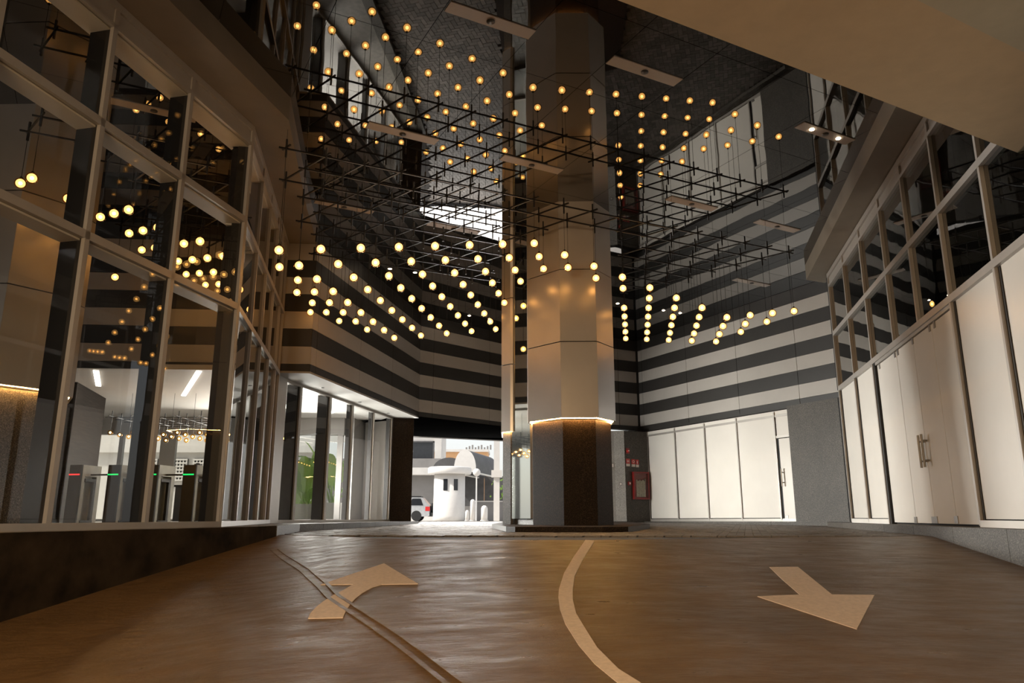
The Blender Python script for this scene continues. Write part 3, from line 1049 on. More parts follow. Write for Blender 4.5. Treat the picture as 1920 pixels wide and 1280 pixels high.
q, _ = place(G3a, G3b, 0.56, 0.05)
t = empty('fire_hose_cabinet', (q.x, q.y, 0.68), 'red fire hose cabinet with white folded hose on the dark granite pier', 'fire cabinet')
for z0, z1, t0, t1 in ((0.68, 0.73, 0.26, 0.86), (1.50, 1.55, 0.26, 0.86), (0.73, 1.50, 0.26, 0.32), (0.73, 1.50, 0.80, 0.86)):
    onwall('frame_bar', G3a, G3b, t0, t1, z0, z1, 0.10, 'red_paint', t)
onwall('back_plate', G3a, G3b, 0.32, 0.80, 0.73, 1.50, 0.015, 'red_paint', t)
onwall('door_glass', G3a, G3b, 0.32, 0.80, 0.73, 1.50, 0.006, 'lobby_glass', t, base=0.085)
for k in range(6):
    onwall('hose_fold', G3a, G3b, 0.37 + k * 0.06, 0.42 + k * 0.06, 0.76, 1.30 - 0.04 * (k % 2), 0.045, 'hose_canvas', t, base=0.02)
onwall('hose_nozzle', G3a, G3b, 0.70, 0.73, 1.0, 1.34, 0.05, 'steel', t, base=0.02)
q, _ = place(G3a, G3b, 0.12, 0.03)
for k, (t0, lab, z0) in enumerate(((0.05, 'small red and white hose sign, left of the three above the fire cabinet', 1.72), (0.25, 'red and white round-symbol sign, middle of the three above the fire cabinet', 1.71), (0.42, 'small red and white extinguisher sign, right of the three above the fire cabinet', 1.70))):
    w_ = 0.135 if k < 2 else 0.11
    q, _ = place(G3a, G3b, t0 + w_ / 2, 0.01)
    s_ = empty('safety_sign', (q.x, q.y, z0), lab, 'sign', 'safety signs over the fire cabinet')
    onwall('sign_plate', G3a, G3b, t0, t0 + w_, z0 + 0.085, z0 + 0.24, 0.012, 'sign_red', s_)
    onwall('caption_plate', G3a, G3b, t0, t0 + w_, z0, z0 + 0.08, 0.012, 'sign_white', s_)
    m0 = t0 + w_ / 2
    if k == 0:
        onwall('symbol', G3a, G3b, m0 - 0.035, m0 - 0.022, z0 + 0.12, z0 + 0.2, 0.004, 'sign_white', s_, base=0.012)
        onwall('symbol', G3a, G3b, m0 + 0.022, m0 + 0.035, z0 + 0.12, z0 + 0.2, 0.004, 'sign_white', s_, base=0.012)
        onwall('symbol', G3a, G3b, m0 - 0.022, m0 + 0.022, z0 + 0.152, z0 + 0.168, 0.004, 'sign_white', s_, base=0.012)
    elif k == 1:
        V, F = [], []
        p0, dd = place(G3a, G3b, m0, 0.016)
        for i in range(20):
            an = 2 * math.pi * i / 20
            for rr_ in (0.028, 0.042):
                V.append((p0.x + dd.x * rr_ * math.cos(an), p0.y + dd.y * rr_ * math.cos(an), z0 + 0.162 + rr_ * math.sin(an)))
        F = [(2 * i, 2 * ((i + 1) % 20), 2 * ((i + 1) % 20) + 1, 2 * i + 1) for i in range(20)]
        mk('symbol_ring', V, F, 'sign_white', s_)
    else:
        onwall('symbol', G3a, G3b, m0 - 0.014, m0 + 0.014, z0 + 0.11, z0 + 0.18, 0.004, 'sign_white', s_, base=0.012)
        onwall('symbol', G3a, G3b, m0 - 0.014, m0 + 0.024, z0 + 0.188, z0 + 0.2, 0.004, 'sign_white', s_, base=0.012)
q, _ = place(G3a, G3b, 0.12, 0.02)
t = empty('fire_alarm_sounder', (q.x, q.y, 2.1), 'small red alarm sounder high on the dark granite pier', 'alarm')
onwall('sounder_base', G3a, G3b, 0.06, 0.18, 2.12, 2.30, 0.03, 'red_paint', t)
sphere('sounder_horn', (q.x, q.y - 0.03, 2.2), 0.05, 'sign_red', t, 14, 8)
sphere('strobe_lens', (q.x + 0.02, q.y - 0.075, 2.21), 0.018, 'sign_white', t, 10, 6)
q, _ = place(G3a, G3b, 0.14, 0.02)
t = empty('call_point', (q.x, q.y, 1.15), 'small red manual call point beside the fire cabinet', 'alarm')
onwall('call_box', G3a, G3b, 0.09, 0.19, 1.12, 1.24, 0.05, 'red_paint', t)
onwall('call_glass', G3a, G3b, 0.115, 0.165, 1.15, 1.21, 0.008, 'sign_white', t, base=0.05)
for (tx, z0, h_, lab) in ((0.36, 1.66, 0.17, 'upper small pale switch plate on the lit granite face'), (0.62, 1.10, 0.12, 'lower small pale switch plate on the lit granite edge')):
    a, b = ((3.0, 24.704), (3.30, 24.70)) if tx < 0.5 else ((3.30, 24.70), (3.62, 24.62))
    t0 = 0.24 if tx < 0.5 else 0.18
    q, _ = place(a, b, t0, 0.01)
    t = empty('switch_plate', (q.x, q.y, z0), lab, 'switch')
    onwall('plate', a, b, t0 - 0.045, t0 + 0.045, z0, z0 + h_, 0.012, 'steel', t)
    onwall('rocker', a, b, t0 - 0.022, t0 + 0.022, z0 + 0.03, z0 + h_ - 0.03, 0.006, 'sign_white', t, base=0.012)
t = empty('security_camera', (2.95, 24.6, 2.75), 'tiny dark dome camera under the striped wall right of the column', 'camera')
lathe('camera_mount', [(0.05, 0.0), (0.05, 0.12)], (2.95, 24.62, 2.83), 'black_metal', t, 12)
sphere('camera_dome', (2.95, 24.62, 2.82), 0.055, 'window_dark', t, 14, 8)

# ------------------------------------------------------------------ globe pendants on the rod grid
N80 = Vector((0.376, 12.14))
D1 = Vector((0.531, 0.263))
AA = Vector((0.106, 0.668))
ZG = 5.38


def node(s, r):
    x = N80 + (s - 8) * D1 + r * AA
    return x


def zs(s):
    m_ = (s - 1) % 14                    # the globes hang in a zigzag wave
    return 3.78 + 0.1143 * (m_ if m_ <= 7 else 14 - m_)


rows = {-8: [8], -7: [7, 8], -6: [2, 6, 7, 8, 9], -5: [1, 2, 3, 4, 5, 6, 7, 8], -4: [1, 2, 3, 4, 5, 6], -3: [1, 2, 3, 4],
        -2: [1, 2, 3, 8], -1: [5, 6, 7, 8], 0: [2, 3, 4, 5, 6, 7, 8]}
for s in range(1, 6):
    rows[s] = list(range(9))
rows[6] = list(range(6))
rows[7] = [0, 1, 2, 3]
rows[8] = [0, 1, 2]
rows[9] = [0, 1]
rows[10] = [0, 1]
rows[11] = [0, 1, 3, 4, 5, 6, 7]
for s in range(12, 19):
    rows[s] = list(range(19 - s))
ordw = ['first', 'second', 'third', 'fourth', 'fifth', 'sixth', 'seventh', 'eighth', 'ninth', 'tenth', 'eleventh', 'twelfth', 'thirteenth',
        'fourteenth', 'fifteenth', 'sixteenth', 'seventeenth', 'eighteenth', 'nineteenth', 'twentieth', 'twenty-first']
GR = 0.077
proto = {}
NODES = {}
for si, s in enumerate(sorted(rows)):
    z = zs(s)
    for ri, r in enumerate(rows[s]):
        p = node(s, r)
        NODES[(s, r)] = p
        c = Vector((p.x, p.y, z))
        if (s <= -3) or (s == -2 and r < 8):
            where = '%s string behind the left glass front' % ordw[s + 8]
            n_, k_ = len([q for q in rows[s] if not (s == -2 and q == 8)]), ri
        elif s <= 7:
            where = '%s string from the left striped wall' % ordw[s + 2]
            n_, k_ = len([q for q in rows[s] if s != -2 or q == 8]), (ri if s != -2 else 0)
        elif s <= 10:
            where = '%s string before the clad column' % ordw[s - 8]
            n_, k_ = len(rows[s]), ri
        else:
            where = '%s string right of the clad column' % ordw[s - 11]
            n_, k_ = len(rows[s]), ri
        pos = 'amber globe pendant, alone in the ' if n_ == 1 else 'amber globe pendant, %s from the front, ' % ordw[k_]
        root = empty('globe_pendant', c, pos + where, 'pendant lamp', 'amber globe pendants on the rod grid')
        if not proto:
            proto['globe'] = sphere('globe', c, GR, 'globe_glass', root, 24, 14)
            proto['diff'] = sphere('diffuser', c, 0.060, 'globe_diffuser', proto['globe'], 20, 12)
            proto['bulb'] = sphere('bulb', c, 0.026, 'bulb_core', proto['globe'], 12, 8)
            proto['cap'] = lathe('lamp_cap', [(0.013, 0.068), (0.020, 0.072), (0.020, 0.088), (0.008, 0.098)], c, 'black_metal', root, 10)
            proto['stem'] = hbox('stem', (c.x, c.y, ZG - 0.15), (c.x, c.y, ZG + 0.14), 0.026, 0.026, 'rod_metal', root)
        else:
            gl_ = inst('globe', proto['globe'], root, c)
            inst('diffuser', proto['diff'], gl_, c)
            inst('bulb', proto['bulb'], gl_, c)
            inst('lamp_cap', proto['cap'], root, c)
            inst('stem', proto['stem'], root, (c.x, c.y, ZG - 0.005))
        key = 'cord%.3f' % z
        mid = Vector((c.x, c.y, (z + 0.09 + ZG - 0.15) / 2))
        if key not in proto:
            proto[key] = tube('cord', (c.x, c.y, z + 0.09), (c.x, c.y, ZG - 0.15), 0.004, 'black_metal', root, 4)
        else:
            inst('cord', proto[key], root, mid)

rg = empty('rod_grid', (1, 13, ZG), 'black metal rod grid hung under the mirror ceiling, carrying the amber globes', 'light frame')


def runs(keys):
    keys = sorted(keys)
    out, cur = [], [keys[0]]
    for k in keys[1:]:
        if k == cur[-1] + 1:
            cur.append(k)
        else:
            out.append(cur)
            cur = [k]
    return out + [cur]


ext = 0.11
for r in range(0, 9):
    ss = [s for (s, rr_) in NODES if rr_ == r]
    for run in runs(ss):
        p0, p1 = node(run[0], r), node(run[-1], r)
        d = D1.normalized()
        p0, p1 = p0 - d * ext, p1 + d * ext
        hbox('rod', (p0.x, p0.y, ZG - 0.012), (p1.x, p1.y, ZG - 0.012), 0.023, 0.023, 'rod_metal', rg)
diag = {}
for (s, r) in NODES:
    diag.setdefault(s + r, []).append(s)
for k, ss in diag.items():
    for run in runs(ss):
        p0, p1 = node(run[0], k - run[0]), node(run[-1], k - run[-1])
        d = (D1 - AA).normalized()
        p0, p1 = p0 - d * ext, p1 + d * ext
        hbox('rod', (p0.x, p0.y, ZG + 0.012), (p1.x, p1.y, ZG + 0.012), 0.023, 0.023, 'rod_metal', rg)
for (s, r) in ((1, 0), (3, 2), (2, 6), (5, 0), (5, 5), (7, 2), (8, 0), (10, 1), (11, 4), (13, 0), (13, 4), (15, 2), (17, 0), (4, 8), (0, 4), (0, 8), (-1, 6), (12, 6)):
    p = node(s, r)
    tube('suspension_wire', (p.x, p.y, ZG + 0.13), (p.x, p.y, ZM), 0.003, 'black_metal', rg, 4)

# ------------------------------------------------------------------ painted markings on the ramp
def marking(name, outline, label):
    """painted shape following the ramp, thin but real"""
    import mathutils.geometry as mg
    pts = resample(outline + [outline[0]], 0.12)[:-1]
    bmv = [Vector((x, y, 0)) for x, y in pts]
    tris = mg.tessellate_polygon([bmv])
    n = len(pts)
    V = [(x, y, ground(x, y) + 0.005) for x, y in pts] + [(x, y, ground(x, y) - 0.01) for x, y in pts]
    F = []
    for t in tris:
        a, b, c = (Vector(pts[i]) for i in t)
        F.append(tuple(t) if (b - a).x * (c - a).y - (b - a).y * (c - a).x > 0 else tuple(t[::-1]))
    F += [(i, n + i, n + (i + 1) % n, (i + 1) % n) for i in range(n)]
    return mk(name, V, F, 'road_paint', label=label, cat='road marking')


marking('road_arrow', [(-1.469, 5.785), (-1.494, 5.945), (-1.501, 6.126), (-1.491, 6.313), (-1.461, 6.527), (-1.415, 6.711), (-1.381, 6.911), (-1.684, 6.996), (-1.273, 7.866), (-0.796, 6.749), (-1.117, 6.828), (-1.174, 6.739), (-1.223, 6.531), (-1.243, 6.311), (-1.239, 6.099), (-1.228, 5.915), (-1.206, 5.732)], 'curved pale arrow painted on the ramp, its tip pointing right across the ramp joint')
marking('road_arrow', [(2.434, 7.486), (2.735, 7.572), (2.502, 6.24), (2.852, 6.276), (2.194, 5.127), (1.876, 6.103), (2.232, 6.185), (2.325, 6.83)], 'straight pale arrow painted on the right half of the ramp, pointing towards the viewer')
marking('lane_line', [(0.846, 9.061), (0.611, 7.86), (0.46, 7.019), (0.374, 6.349), (0.352, 6.061), (0.34, 5.677), (0.349, 5.27), (0.393, 4.774), (0.448, 4.412), (0.528, 4.102), (0.583, 3.87), (0.633, 3.697), (0.744, 3.688), (0.702, 3.861), (0.64, 4.093), (0.564, 4.311), (0.496, 4.711), (0.464, 5.193), (0.443, 5.552), (0.454, 5.964), (0.484, 6.341), (0.544, 6.891), (0.689, 7.701), (0.95, 9.026)], 'curved pale lane line painted down the middle of the ramp')

# ------------------------------------------------------------------ lobby
lob = empty('ceiling_lobby', (-8, 18, ZB), kind='structure')
prism('lobby_ceiling', [(-4.95, 15.0), (-4.9, 15.75), (-3.5, 21.9), (-3.9, 22.6), (-16, 22.6), (-16, 14.3)], 2.948, 3.05, 'lobby_white', lob)
prism('roof_slab', [(-16, -4), (14, -4), (14, 29.5), (1.0, 29.5), (-5.3, 26.5), (-5.0, 22.8), (-16, 22.8)], ZM + 0.35, ZM + 0.6, 'dark_room', lob)
lf = empty('floor_lobby', (-8, 18, 0), kind='structure')
prism('floor_finish', [(-4.95, 15.1), (-4.86, 15.75), (-3.55, 21.9), (-3.95, 22.6), (-15.9, 22.6), (-15.9, 4.0), (-5.6, 4.0), (-4.2, 10.2)], lambda x, y: platl(x, y) + 0.002, lambda x, y: platl(x, y) + 0.012, 'lobby_floor', lf)
tube_label = ['first lit linear light on the lobby ceiling from the wood wall', 'second lit linear light on the lobby ceiling from the wood wall', 'third lit linear light on the lobby ceiling from the wood wall',
              'long lit linear light on the lobby ceiling behind the first tall corner pane', 'short lit linear light on the lobby ceiling seen beside the corner post', 'lit linear light on the lobby ceiling behind the third glass pane', 'far short lit linear light on the lobby ceiling above the banana plants']
tubes = [((-8.335, 14.95), (-9.21, 16.70)), ((-7.35, 15.0), (-8.666, 17.57)), ((-6.29, 15.0), (-7.88, 18.04)), ((-5.10, 18.12), (-6.31, 20.6)), ((-4.62, 17.4), (-4.9, 18.04)), ((-4.463, 19.99), (-5.04, 21.02)), ((-5.10, 21.15), (-5.45, 21.9))]
for (a, b), lab in zip(tubes, tube_label):
    t = empty('linear_light', (a[0], a[1], 2.95), lab, 'ceiling light', 'linear lights on the lobby ceiling')
    seg('light_diffuser', a, b, -0.05, 0.05, 2.925, 2.94, 'tube_white', t)
    seg('light_body', a, b, -0.06, 0.06, 2.94, 2.95, 'white_paint', t)
# far side of the lobby: header, posts and glass
lw = empty('wall_lobby_far', (-8, 22, 0), kind='structure')
FA, FB = (-13.5, 22.0), (-4.90, 22.2)
seg('header', FA, FB, 0, 0.2, 2.45, 2.95, 'lobby_grey', lw)
for t_, w_ in ((0.3, 0.1), (2.2, 0.06), (3.55, 0.22), (5.3, 0.05), (6.9, 0.05), (8.5, 0.08)):
    seg('post', along(FA, FB, t_ - w_), along(FA, FB, t_ + w_), 0.0, 0.12, 0.0, 2.46, 'lobby_grey', lw)
for a, b in zip((0.4, 2.26, 3.77, 5.35, 6.95), (2.14, 3.33, 5.25, 6.85, 8.42)):
    seg('glass_pane', along(FA, FB, a), along(FA, FB, b), 0.05, 0.06, 0.02, 2.45, 'lobby_glass', lw)
seg('sill', FA, FB, 0, 0.14, -0.02, 0.06, 'lobby_grey', lw)
# partition at the right end of the lobby
prism('partition', [(-4.88, 22.3), (-4.62, 22.25), (-4.5, 23.6), (-4.75, 23.6)], 0.0, 2.95, 'lobby_grey', lw)
prism('partition', [(-4.5, 23.3), (-3.60, 22.75), (-3.55, 22.9), (-4.5, 23.6)], 0.0, 2.95, 'lobby_white', lw)
# timber-clad core
wc = empty('wall_lobby_core', (-10.5, 17, 0), kind='structure')
prism('timber_core', [(-11.6, 16.0), (-9.45, 16.30), (-10.0, 18.54), (-12.2, 18.2)], platl(0, 16), 2.945, 'wood_veneer', wc)


def turnstile(x, y, light, lab):
    t = empty('turnstile', (x, y, platl(x, y)), lab, 'turnstile', 'turnstiles in the lobby')
    z0 = platl(x, y) + 0.012
    d = Vector((0.20, 0.98))
    n = Vector((0.98, -0.20))

    def q(a, b):
        return (x + n.x * a + d.x * b, y + n.y * a + d.y * b)
    prism('front_panel', [q(0, 0), q(0.25, 0), q(0.25, 0.035), q(0, 0.035)], z0, 1.0, 'turnstile_dark', t)
    prism('top_cover', [q(0, 0.035), q(0.25, 0.035), q(0.25, 0.5), q(0, 0.5)], 0.80, 1.0, 'turnstile_steel', t)
    prism('side_frame', [q(0, 0.035), q(0.25, 0.035), q(0.25, 0.10), q(0, 0.10)], z0, 0.80, 'turnstile_steel', t)
    prism('side_frame', [q(0, 0.40), q(0.25, 0.40), q(0.25, 0.5), q(0, 0.5)], z0, 0.80, 'turnstile_steel', t)
    prism('side_glass', [q(0.10, 0.10), q(0.15, 0.10), q(0.15, 0.40), q(0.10, 0.40)], z0, 0.80, 'turnstile_steel', t)
    prism('gate_bracket', [q(0.2, 0.34), q(0.252, 0.34), q(0.252, 0.40), q(0.2, 0.40)], z0, 0.72, 'turnstile_dark', t)
    prism('gate_bracket', [q(0.2, 0.12), q(0.252, 0.12), q(0.252, 0.40), q(0.2, 0.40)], 0.70, 0.76, 'turnstile_dark', t)
    prism('foot', [q(0.2, 0.10), q(0.26, 0.10), q(0.26, 0.40), q(0.2, 0.40)], z0, z0 + 0.05, 'turnstile_dark', t)
    prism('status_light', [q(0.0, -0.004), q(0.22, -0.004), q(0.22, 0.0), q(0.0, 0.0)], 0.815, 0.84, light, t)
    a = q(0.25, 0.25)
    b = q(0.66, 0.25)
    hbox('barrier_arm', (a[0], a[1], 0.83), (b[0], b[1], 0.83), 0.03, 0.03, 'turnstile_dark', t)
    return t


for x, y, lt, lab in ((-8.05, 14.0, 'led_red', 'leftmost lobby turnstile, with a red status light'),
                      (-7.35, 14.0, 'led_green', 'second lobby turnstile, with a green status light'),
                      (-6.66, 14.0, 'led_green', 'lobby turnstile half hidden behind the dark glazing post'),
                      (-5.98, 14.0, 'led_green', 'rightmost lobby turnstile, with a green status light beside the dark desk')):
    turnstile(x, y, lt, lab)

# reception desk and a seated person
t = empty('reception_desk', (-6.7, 16.2, 0), 'dark reception desk with a lit screen behind the turnstiles', 'desk')
box('desk_body', -7.05, -6.15, 16.2, 16.75, 0.0, 0.70, 'turnstile_dark', t)
box('desk_top', -7.1, -6.1, 16.15, 16.8, 0.70, 0.74, 'black_metal', t)
box('screen', -6.72, -6.40, 16.40, 16.42, 0.78, 0.90, 'screen_white', t)
box('screen_foot', -6.58, -6.54, 16.40, 16.44, 0.74, 0.78, 'black_metal', t)


def skin_body(name, joints, edges, mat, parent):
    me = bpy.data.meshes.new(name)
    me.from_pydata([j[0] for j in joints], edges, [])
    me.materials.append(MATS[mat])
    o = bpy.data.objects.new(name, me)
    COL.objects.link(o)
    md = o.modifiers.new('skin', 'SKIN')
    md.use_smooth_shade = True
    for i, j in enumerate(joints):
        me.skin_vertices[0].data[i].radius = (j[1], j[1])
    me.skin_vertices[0].data[0].use_root = True
    o.modifiers.new('sub', 'SUBSURF').levels = 1
    p = LOC[parent.name]
    o.location = (0, 0, 0)
    o.parent = parent
    return o


P0 = (-6.92, 16.95, 0.0)
t = empty('person', P0, 'seated person in black clothes at the dark desk behind the turnstiles', 'person')
J = [((0, 0, 0.46), 0.15), ((0, 0, 0.62), 0.14), ((0, -0.02, 0.80), 0.15), ((0, -0.03, 0.93), 0.08), ((0, -0.04, 1.0), 0.05),
     ((-0.18, -0.03, 0.90), 0.055), ((-0.24, -0.12, 0.68), 0.045), ((-0.16, -0.34, 0.74), 0.035),
     ((0.18, -0.03, 0.90), 0.055), ((0.26, -0.12, 0.68), 0.045), ((0.20, -0.34, 0.74), 0.035),
     ((-0.1, -0.05, 0.45), 0.085), ((-0.12, -0.42, 0.46), 0.065), ((-0.12, -0.40, 0.08), 0.045),
     ((0.1, -0.05, 0.45), 0.085), ((0.12, -0.42, 0.46), 0.065), ((0.12, -0.40, 0.08), 0.045)]
Ed = [(0, 1), (1, 2), (2, 3), (3, 4), (3, 5), (5, 6), (6, 7), (3, 8), (8, 9), (9, 10), (0, 11), (11, 12), (12, 13), (0, 14), (14, 15), (15, 16)]
skin_body('body', J, Ed, 'cloth_black', t)
hc = Vector(P0) + Vector((0, -0.06, 1.12))
sphere('head', hc, 0.085, 'skin', t, 16, 12, 1.3)
sphere('hair', hc + Vector((0, 0.022, 0.03)), 0.09, 'hair_black', t, 16, 10, 1.15)
sphere('nose', hc + Vector((0, -0.087, -0.01)), 0.014, 'skin', t, 8, 6)
for sx in (-1, 1):
    sphere('ear', hc + Vector((sx * 0.085, 0.0, -0.005)), 0.02, 'skin', t, 8, 6)
    sphere('eye', hc + Vector((sx * 0.03, -0.078, 0.012)), 0.009, 'sign_white', t, 8, 6)
    hp = Vector(P0) + Vector((sx * 0.18, -0.38, 0.745))
    sphere('palm', hp, 0.03, 'skin', t, 8, 6, 0.6)
    for f_ in range(5):
        a = hp + Vector((-0.024 + 0.012 * f_, -0.02, 0.0))
        tube('finger', a, a + Vector((0, -0.05 - 0.01 * (f_ in (1, 2, 3)), -0.008)), 0.007, 'skin', t, 6)
t = empty('office_chair', (-6.92, 17.0, 0), 'black chair under the seated person at the dark desk', 'chair')
box('seat', -7.14, -6.70, 16.75, 17.2, 0.34, 0.40, 'cloth_black', t)
box('backrest', -7.12, -6.72, 17.2, 17.25, 0.45, 0.85, 'cloth_black', t)
tube('post', (-6.92, 17.0, 0.05), (-6.92, 17.0, 0.34), 0.03, 'black_metal', t, 8)
for k in range(5):
    an = 2 * math.pi * k / 5
    tube('leg', (-6.92, 17.0, 0.06), (-6.92 + 0.26 * math.cos(an), 17.0 + 0.26 * math.sin(an), 0.03), 0.018, 'black_metal', t, 6)

# small rod grid with rows of little globes over the lobby
LG = Vector((-8.98, 17.0))
lg = empty('lobby_rod_grid', (-7.6, 17.6, 2.3), 'small black rod grid with short upright bars under the white lobby ceiling', 'light frame')
for r in range(5):
    a = (LG.x - 0.15, LG.y + 0.42 * r, 2.27)
    b = (LG.x + 0.5 * 7 + 0.2, LG.y + 0.42 * r, 2.27)
    hbox('rod', a, b, 0.016, 0.016, 'rod_metal', lg)
for c_ in range(8):
    a = (LG.x + 0.5 * c_, LG.y - 0.15, 2.29)
    b = (LG.x + 0.5 * c_, LG.y + 1.85, 2.29)
    hbox('rod', a, b, 0.016, 0.016, 'rod_metal', lg)
    tube('suspension_wire', (LG.x + 0.5 * c_, LG.y + 0.8, 2.29), (LG.x + 0.5 * c_, LG.y + 0.8, 2.948), 0.004, 'black_metal', lg, 4)
for c_ in range(8):
    for r in range(5):
        c = Vector((LG.x + 0.5 * c_, LG.y + 0.42 * r, 1.93))
        root = empty('lobby_pendant', c, 'small lobby globe pendant, %s deep in the %s row from the wood wall' % (ordw[r], ordw[c_]), 'pendant lamp', 'small globe pendants in the lobby')
        if 'lglobe' not in proto:
            proto['lglobe'] = sphere('globe', c, 0.06, 'globe_glass', root, 16, 10)
            proto['lbulb'] = sphere('bulb', c, 0.022, 'bulb_core', proto['lglobe'], 10, 6)
            proto['lcord'] = tube('cord', (c.x, c.y, 1.99), (c.x, c.y, 2.15), 0.004, 'black_metal', root, 4)
            proto['lstem'] = hbox('stem', (c.x, c.y, 2.15), (c.x, c.y, 2.42), 0.018, 0.018, 'rod_metal', root)
        else:
            gl_ = inst('globe', proto['lglobe'], root, c)
            inst('bulb', proto['lbulb'], gl_, c)
            inst('cord', proto['lcord'], root, (c.x, c.y, 2.07))
            inst('stem', proto['lstem'], root, (c.x, c.y, 2.285))

# ------------------------------------------------------------------ outside
og = empty('ground', (0, 60, 0), kind='structure')
prism('street', [(-70, 22.7), (-3.9, 22.7), (-3.4, 28.4), (0.6, 28.4), (1.0, 29), (60, 29), (60, 120), (-70, 120)], -0.25, 0.012, 'concrete_out', og)
def leaf(name, base, yaw, length, width, lean, droop, parent, stalk=0.35):
    """one big arching leaf on a stalk"""
    d = Vector((math.cos(yaw), math.sin(yaw), 0))
    n = Vector((-d.y, d.x, 0))
    V, F = [], []
    N = 7
    base = Vector(base)
    for i in range(N + 1):
        t = i / N
        q = base + d * (lean * (stalk + t) * length) + Vector((0, 0, 1)) * length * ((stalk + t) - droop * t * t)
        w = width * math.sin(math.pi * min(0.97, t * 0.9 + 0.06)) ** 0.7 / 2
        V += [q - n * w + Vector((0, 0, w * 0.35)), q, q + n * w + Vector((0, 0, w * 0.35))]
    for i in range(N):
        k = 3 * i
        F += [(k, k + 1, k + 4, k + 3), (k + 1, k + 2, k + 5, k + 4)]
    o = mk(name, V, F, 'leaf_green', parent, smooth=True)
    tube('leaf_stalk', base, V[1], 0.018, 'leaf_green', parent, 5)
    return o


def plant(x, y, z, n, h, label, rnd, wd=0.34):
    t = empty('banana_plant', (x, y, z), label, 'plant')
    for i in range(n):
        yaw = 2 * math.pi * i / n + rnd.uniform(-0.5, 0.5)
        leaf('leaf', (x + rnd.uniform(-.08, .08), y + rnd.uniform(-.08, .08), z), yaw, h * rnd.uniform(0.45, 0.78), wd * rnd.uniform(.8, 1.2),
             rnd.uniform(0.15, 0.85), rnd.uniform(0.2, 0.75), t, rnd.uniform(0.25, 0.6))
    return t


rnd = random.Random(3)


def planter(x0, x1, y0, h, label):
    t = empty('planter', ((x0 + x1) / 2, y0 + 0.3, 0), label, 'planter')
    box('planter_wall', x0, x1, y0, y0 + 0.05, 0.01, h, 'concrete_out', t)
    box('planter_wall', x0, x1, y0 + 0.55, y0 + 0.6, 0.01, h, 'concrete_out', t)
    box('planter_wall', x0, x0 + 0.05, y0 + 0.05, y0 + 0.55, 0.01, h, 'concrete_out', t)
    box('planter_wall', x1 - 0.05, x1, y0 + 0.05, y0 + 0.55, 0.01, h, 'concrete_out', t)
    box('soil', x0 + 0.05, x1 - 0.05, y0 + 0.05, y0 + 0.55, 0.01, h - 0.05, 'rubber', t)
    return t


planter(-7.15, -6.35, 25.2, 0.55, 'wide pale concrete planter under the tall banana plant outside the lobby')
planter(-6.12, -5.50, 24.9, 0.58, 'narrow pale concrete planter beside the grey lobby partition')
planter(-8.05, -7.45, 25.6, 0.40, 'low pale planter under the small leafy plant outside the lobby')
plant(-6.75, 25.5, 0.50, 20, 2.5, 'tall bright green banana plant outside the lobby in the wide planter', rnd, 0.44)
plant(-5.83, 25.2, 0.53, 18, 2.5, 'tall bright green banana plant beside the grey lobby partition', rnd, 0.40)
plant(-7.35, 26.2, 0.02, 16, 2.3, 'tall pale green banana plant behind the leftmost lobby window pane', rnd, 0.42)
plant(-7.75, 25.9, 0.35, 12, 0.9, 'small leafy green plant in the low planter outside the lobby', rnd, 0.22)
plant(-6.60, 25.3, 0.5, 12, 0.8, 'low trailing green plant hanging over the wide planter', rnd, 0.24)
t = empty('white_post', (-7.75, 25.0, 0), 'slim white post outside the leftmost lobby window pane', 'post')
tube('post_shaft', (-7.75, 25.0, 0.01), (-7.75, 25.0, 2.9), 0.045, 'white_out', t, 10)
tube('post_base', (-7.75, 25.0, 0.01), (-7.75, 25.0, 0.06), 0.09, 'white_out', t, 10)

# round guard booth with a disc roof and vaulted hood
t = empty('guard_booth', (-3.64, 45, 0), 'round white guard booth with slit windows and a disc roof', 'booth')
lathe('booth_wall', [(0.95, 0.0), (0.92, 0.3), (0.90, 2.66)], (-3.64, 45, 0.01), 'white_out', t, 32)
lathe('disc_roof', [(1.22, 0.0), (1.27, 0.05), (1.27, 0.33), (1.2, 0.40)], (-3.64, 45, 2.67), 'white_out', t, 36)
for an in (-100, -62):
    c = Vector((-3.64 + 0.9 * math.cos(R(an)), 45 + 0.9 * math.sin(R(an)), 2.03))
    tx = Vector((-math.sin(R(an)), math.cos(R(an)), 0))
    nrm = Vector((math.cos(R(an)), math.sin(R(an)), 0))
    a, b = c - tx * 0.12, c + tx * 0.12
    seg('slit_window', (a.x, a.y), (b.x, b.y), -0.03, 0.03, 1.72, 2.36, 'window_dark', t)


def vault(name, a, b, w, h, z, mat_side, mat_cap, label, cat):
    """barrel-vaulted hood from plan point a (front) to b (back)"""
    d = Vector((b[0] - a[0], b[1] - a[1]))
    n = Vector((1, 0))
    t = empty(name, (a[0], a[1], z), label, cat)
    prof = [(-w / 2 * math.cos(math.pi * i / 14), h * math.sin(math.pi * i / 14) ** 0.8) for i in range(15)]
    V = [(a[0] + n.x * p, a[1], z + q) for p, q in prof] + [(b[0] + n.x * p, b[1], z + q) for p, q in prof]
    F = [(i, i + 1, 16 + i, 15 + i) for i in range(14)]
    mk('vault_skin', V, F, mat_side, t, smooth=True)
    mk('end_wall', V[:15] + [(v[0], v[1] + 0.08, v[2]) for v in V[:15]], [tuple(range(15)), tuple(range(29, 14, -1))] + [(i, 15 + i, 15 + (i + 1) % 15, (i + 1) % 15) for i in range(15)], mat_cap, t)
    seg('eave', (a[0] - w / 2, a[1]), (b[0] - w / 2, b[1]), -0.06, 0.06, z - 0.08, z, mat_cap, t)
    seg('eave', (a[0] + w / 2, a[1]), (b[0] + w / 2, b[1]), -0.06, 0.06, z - 0.08, z, mat_cap, t)
    return t


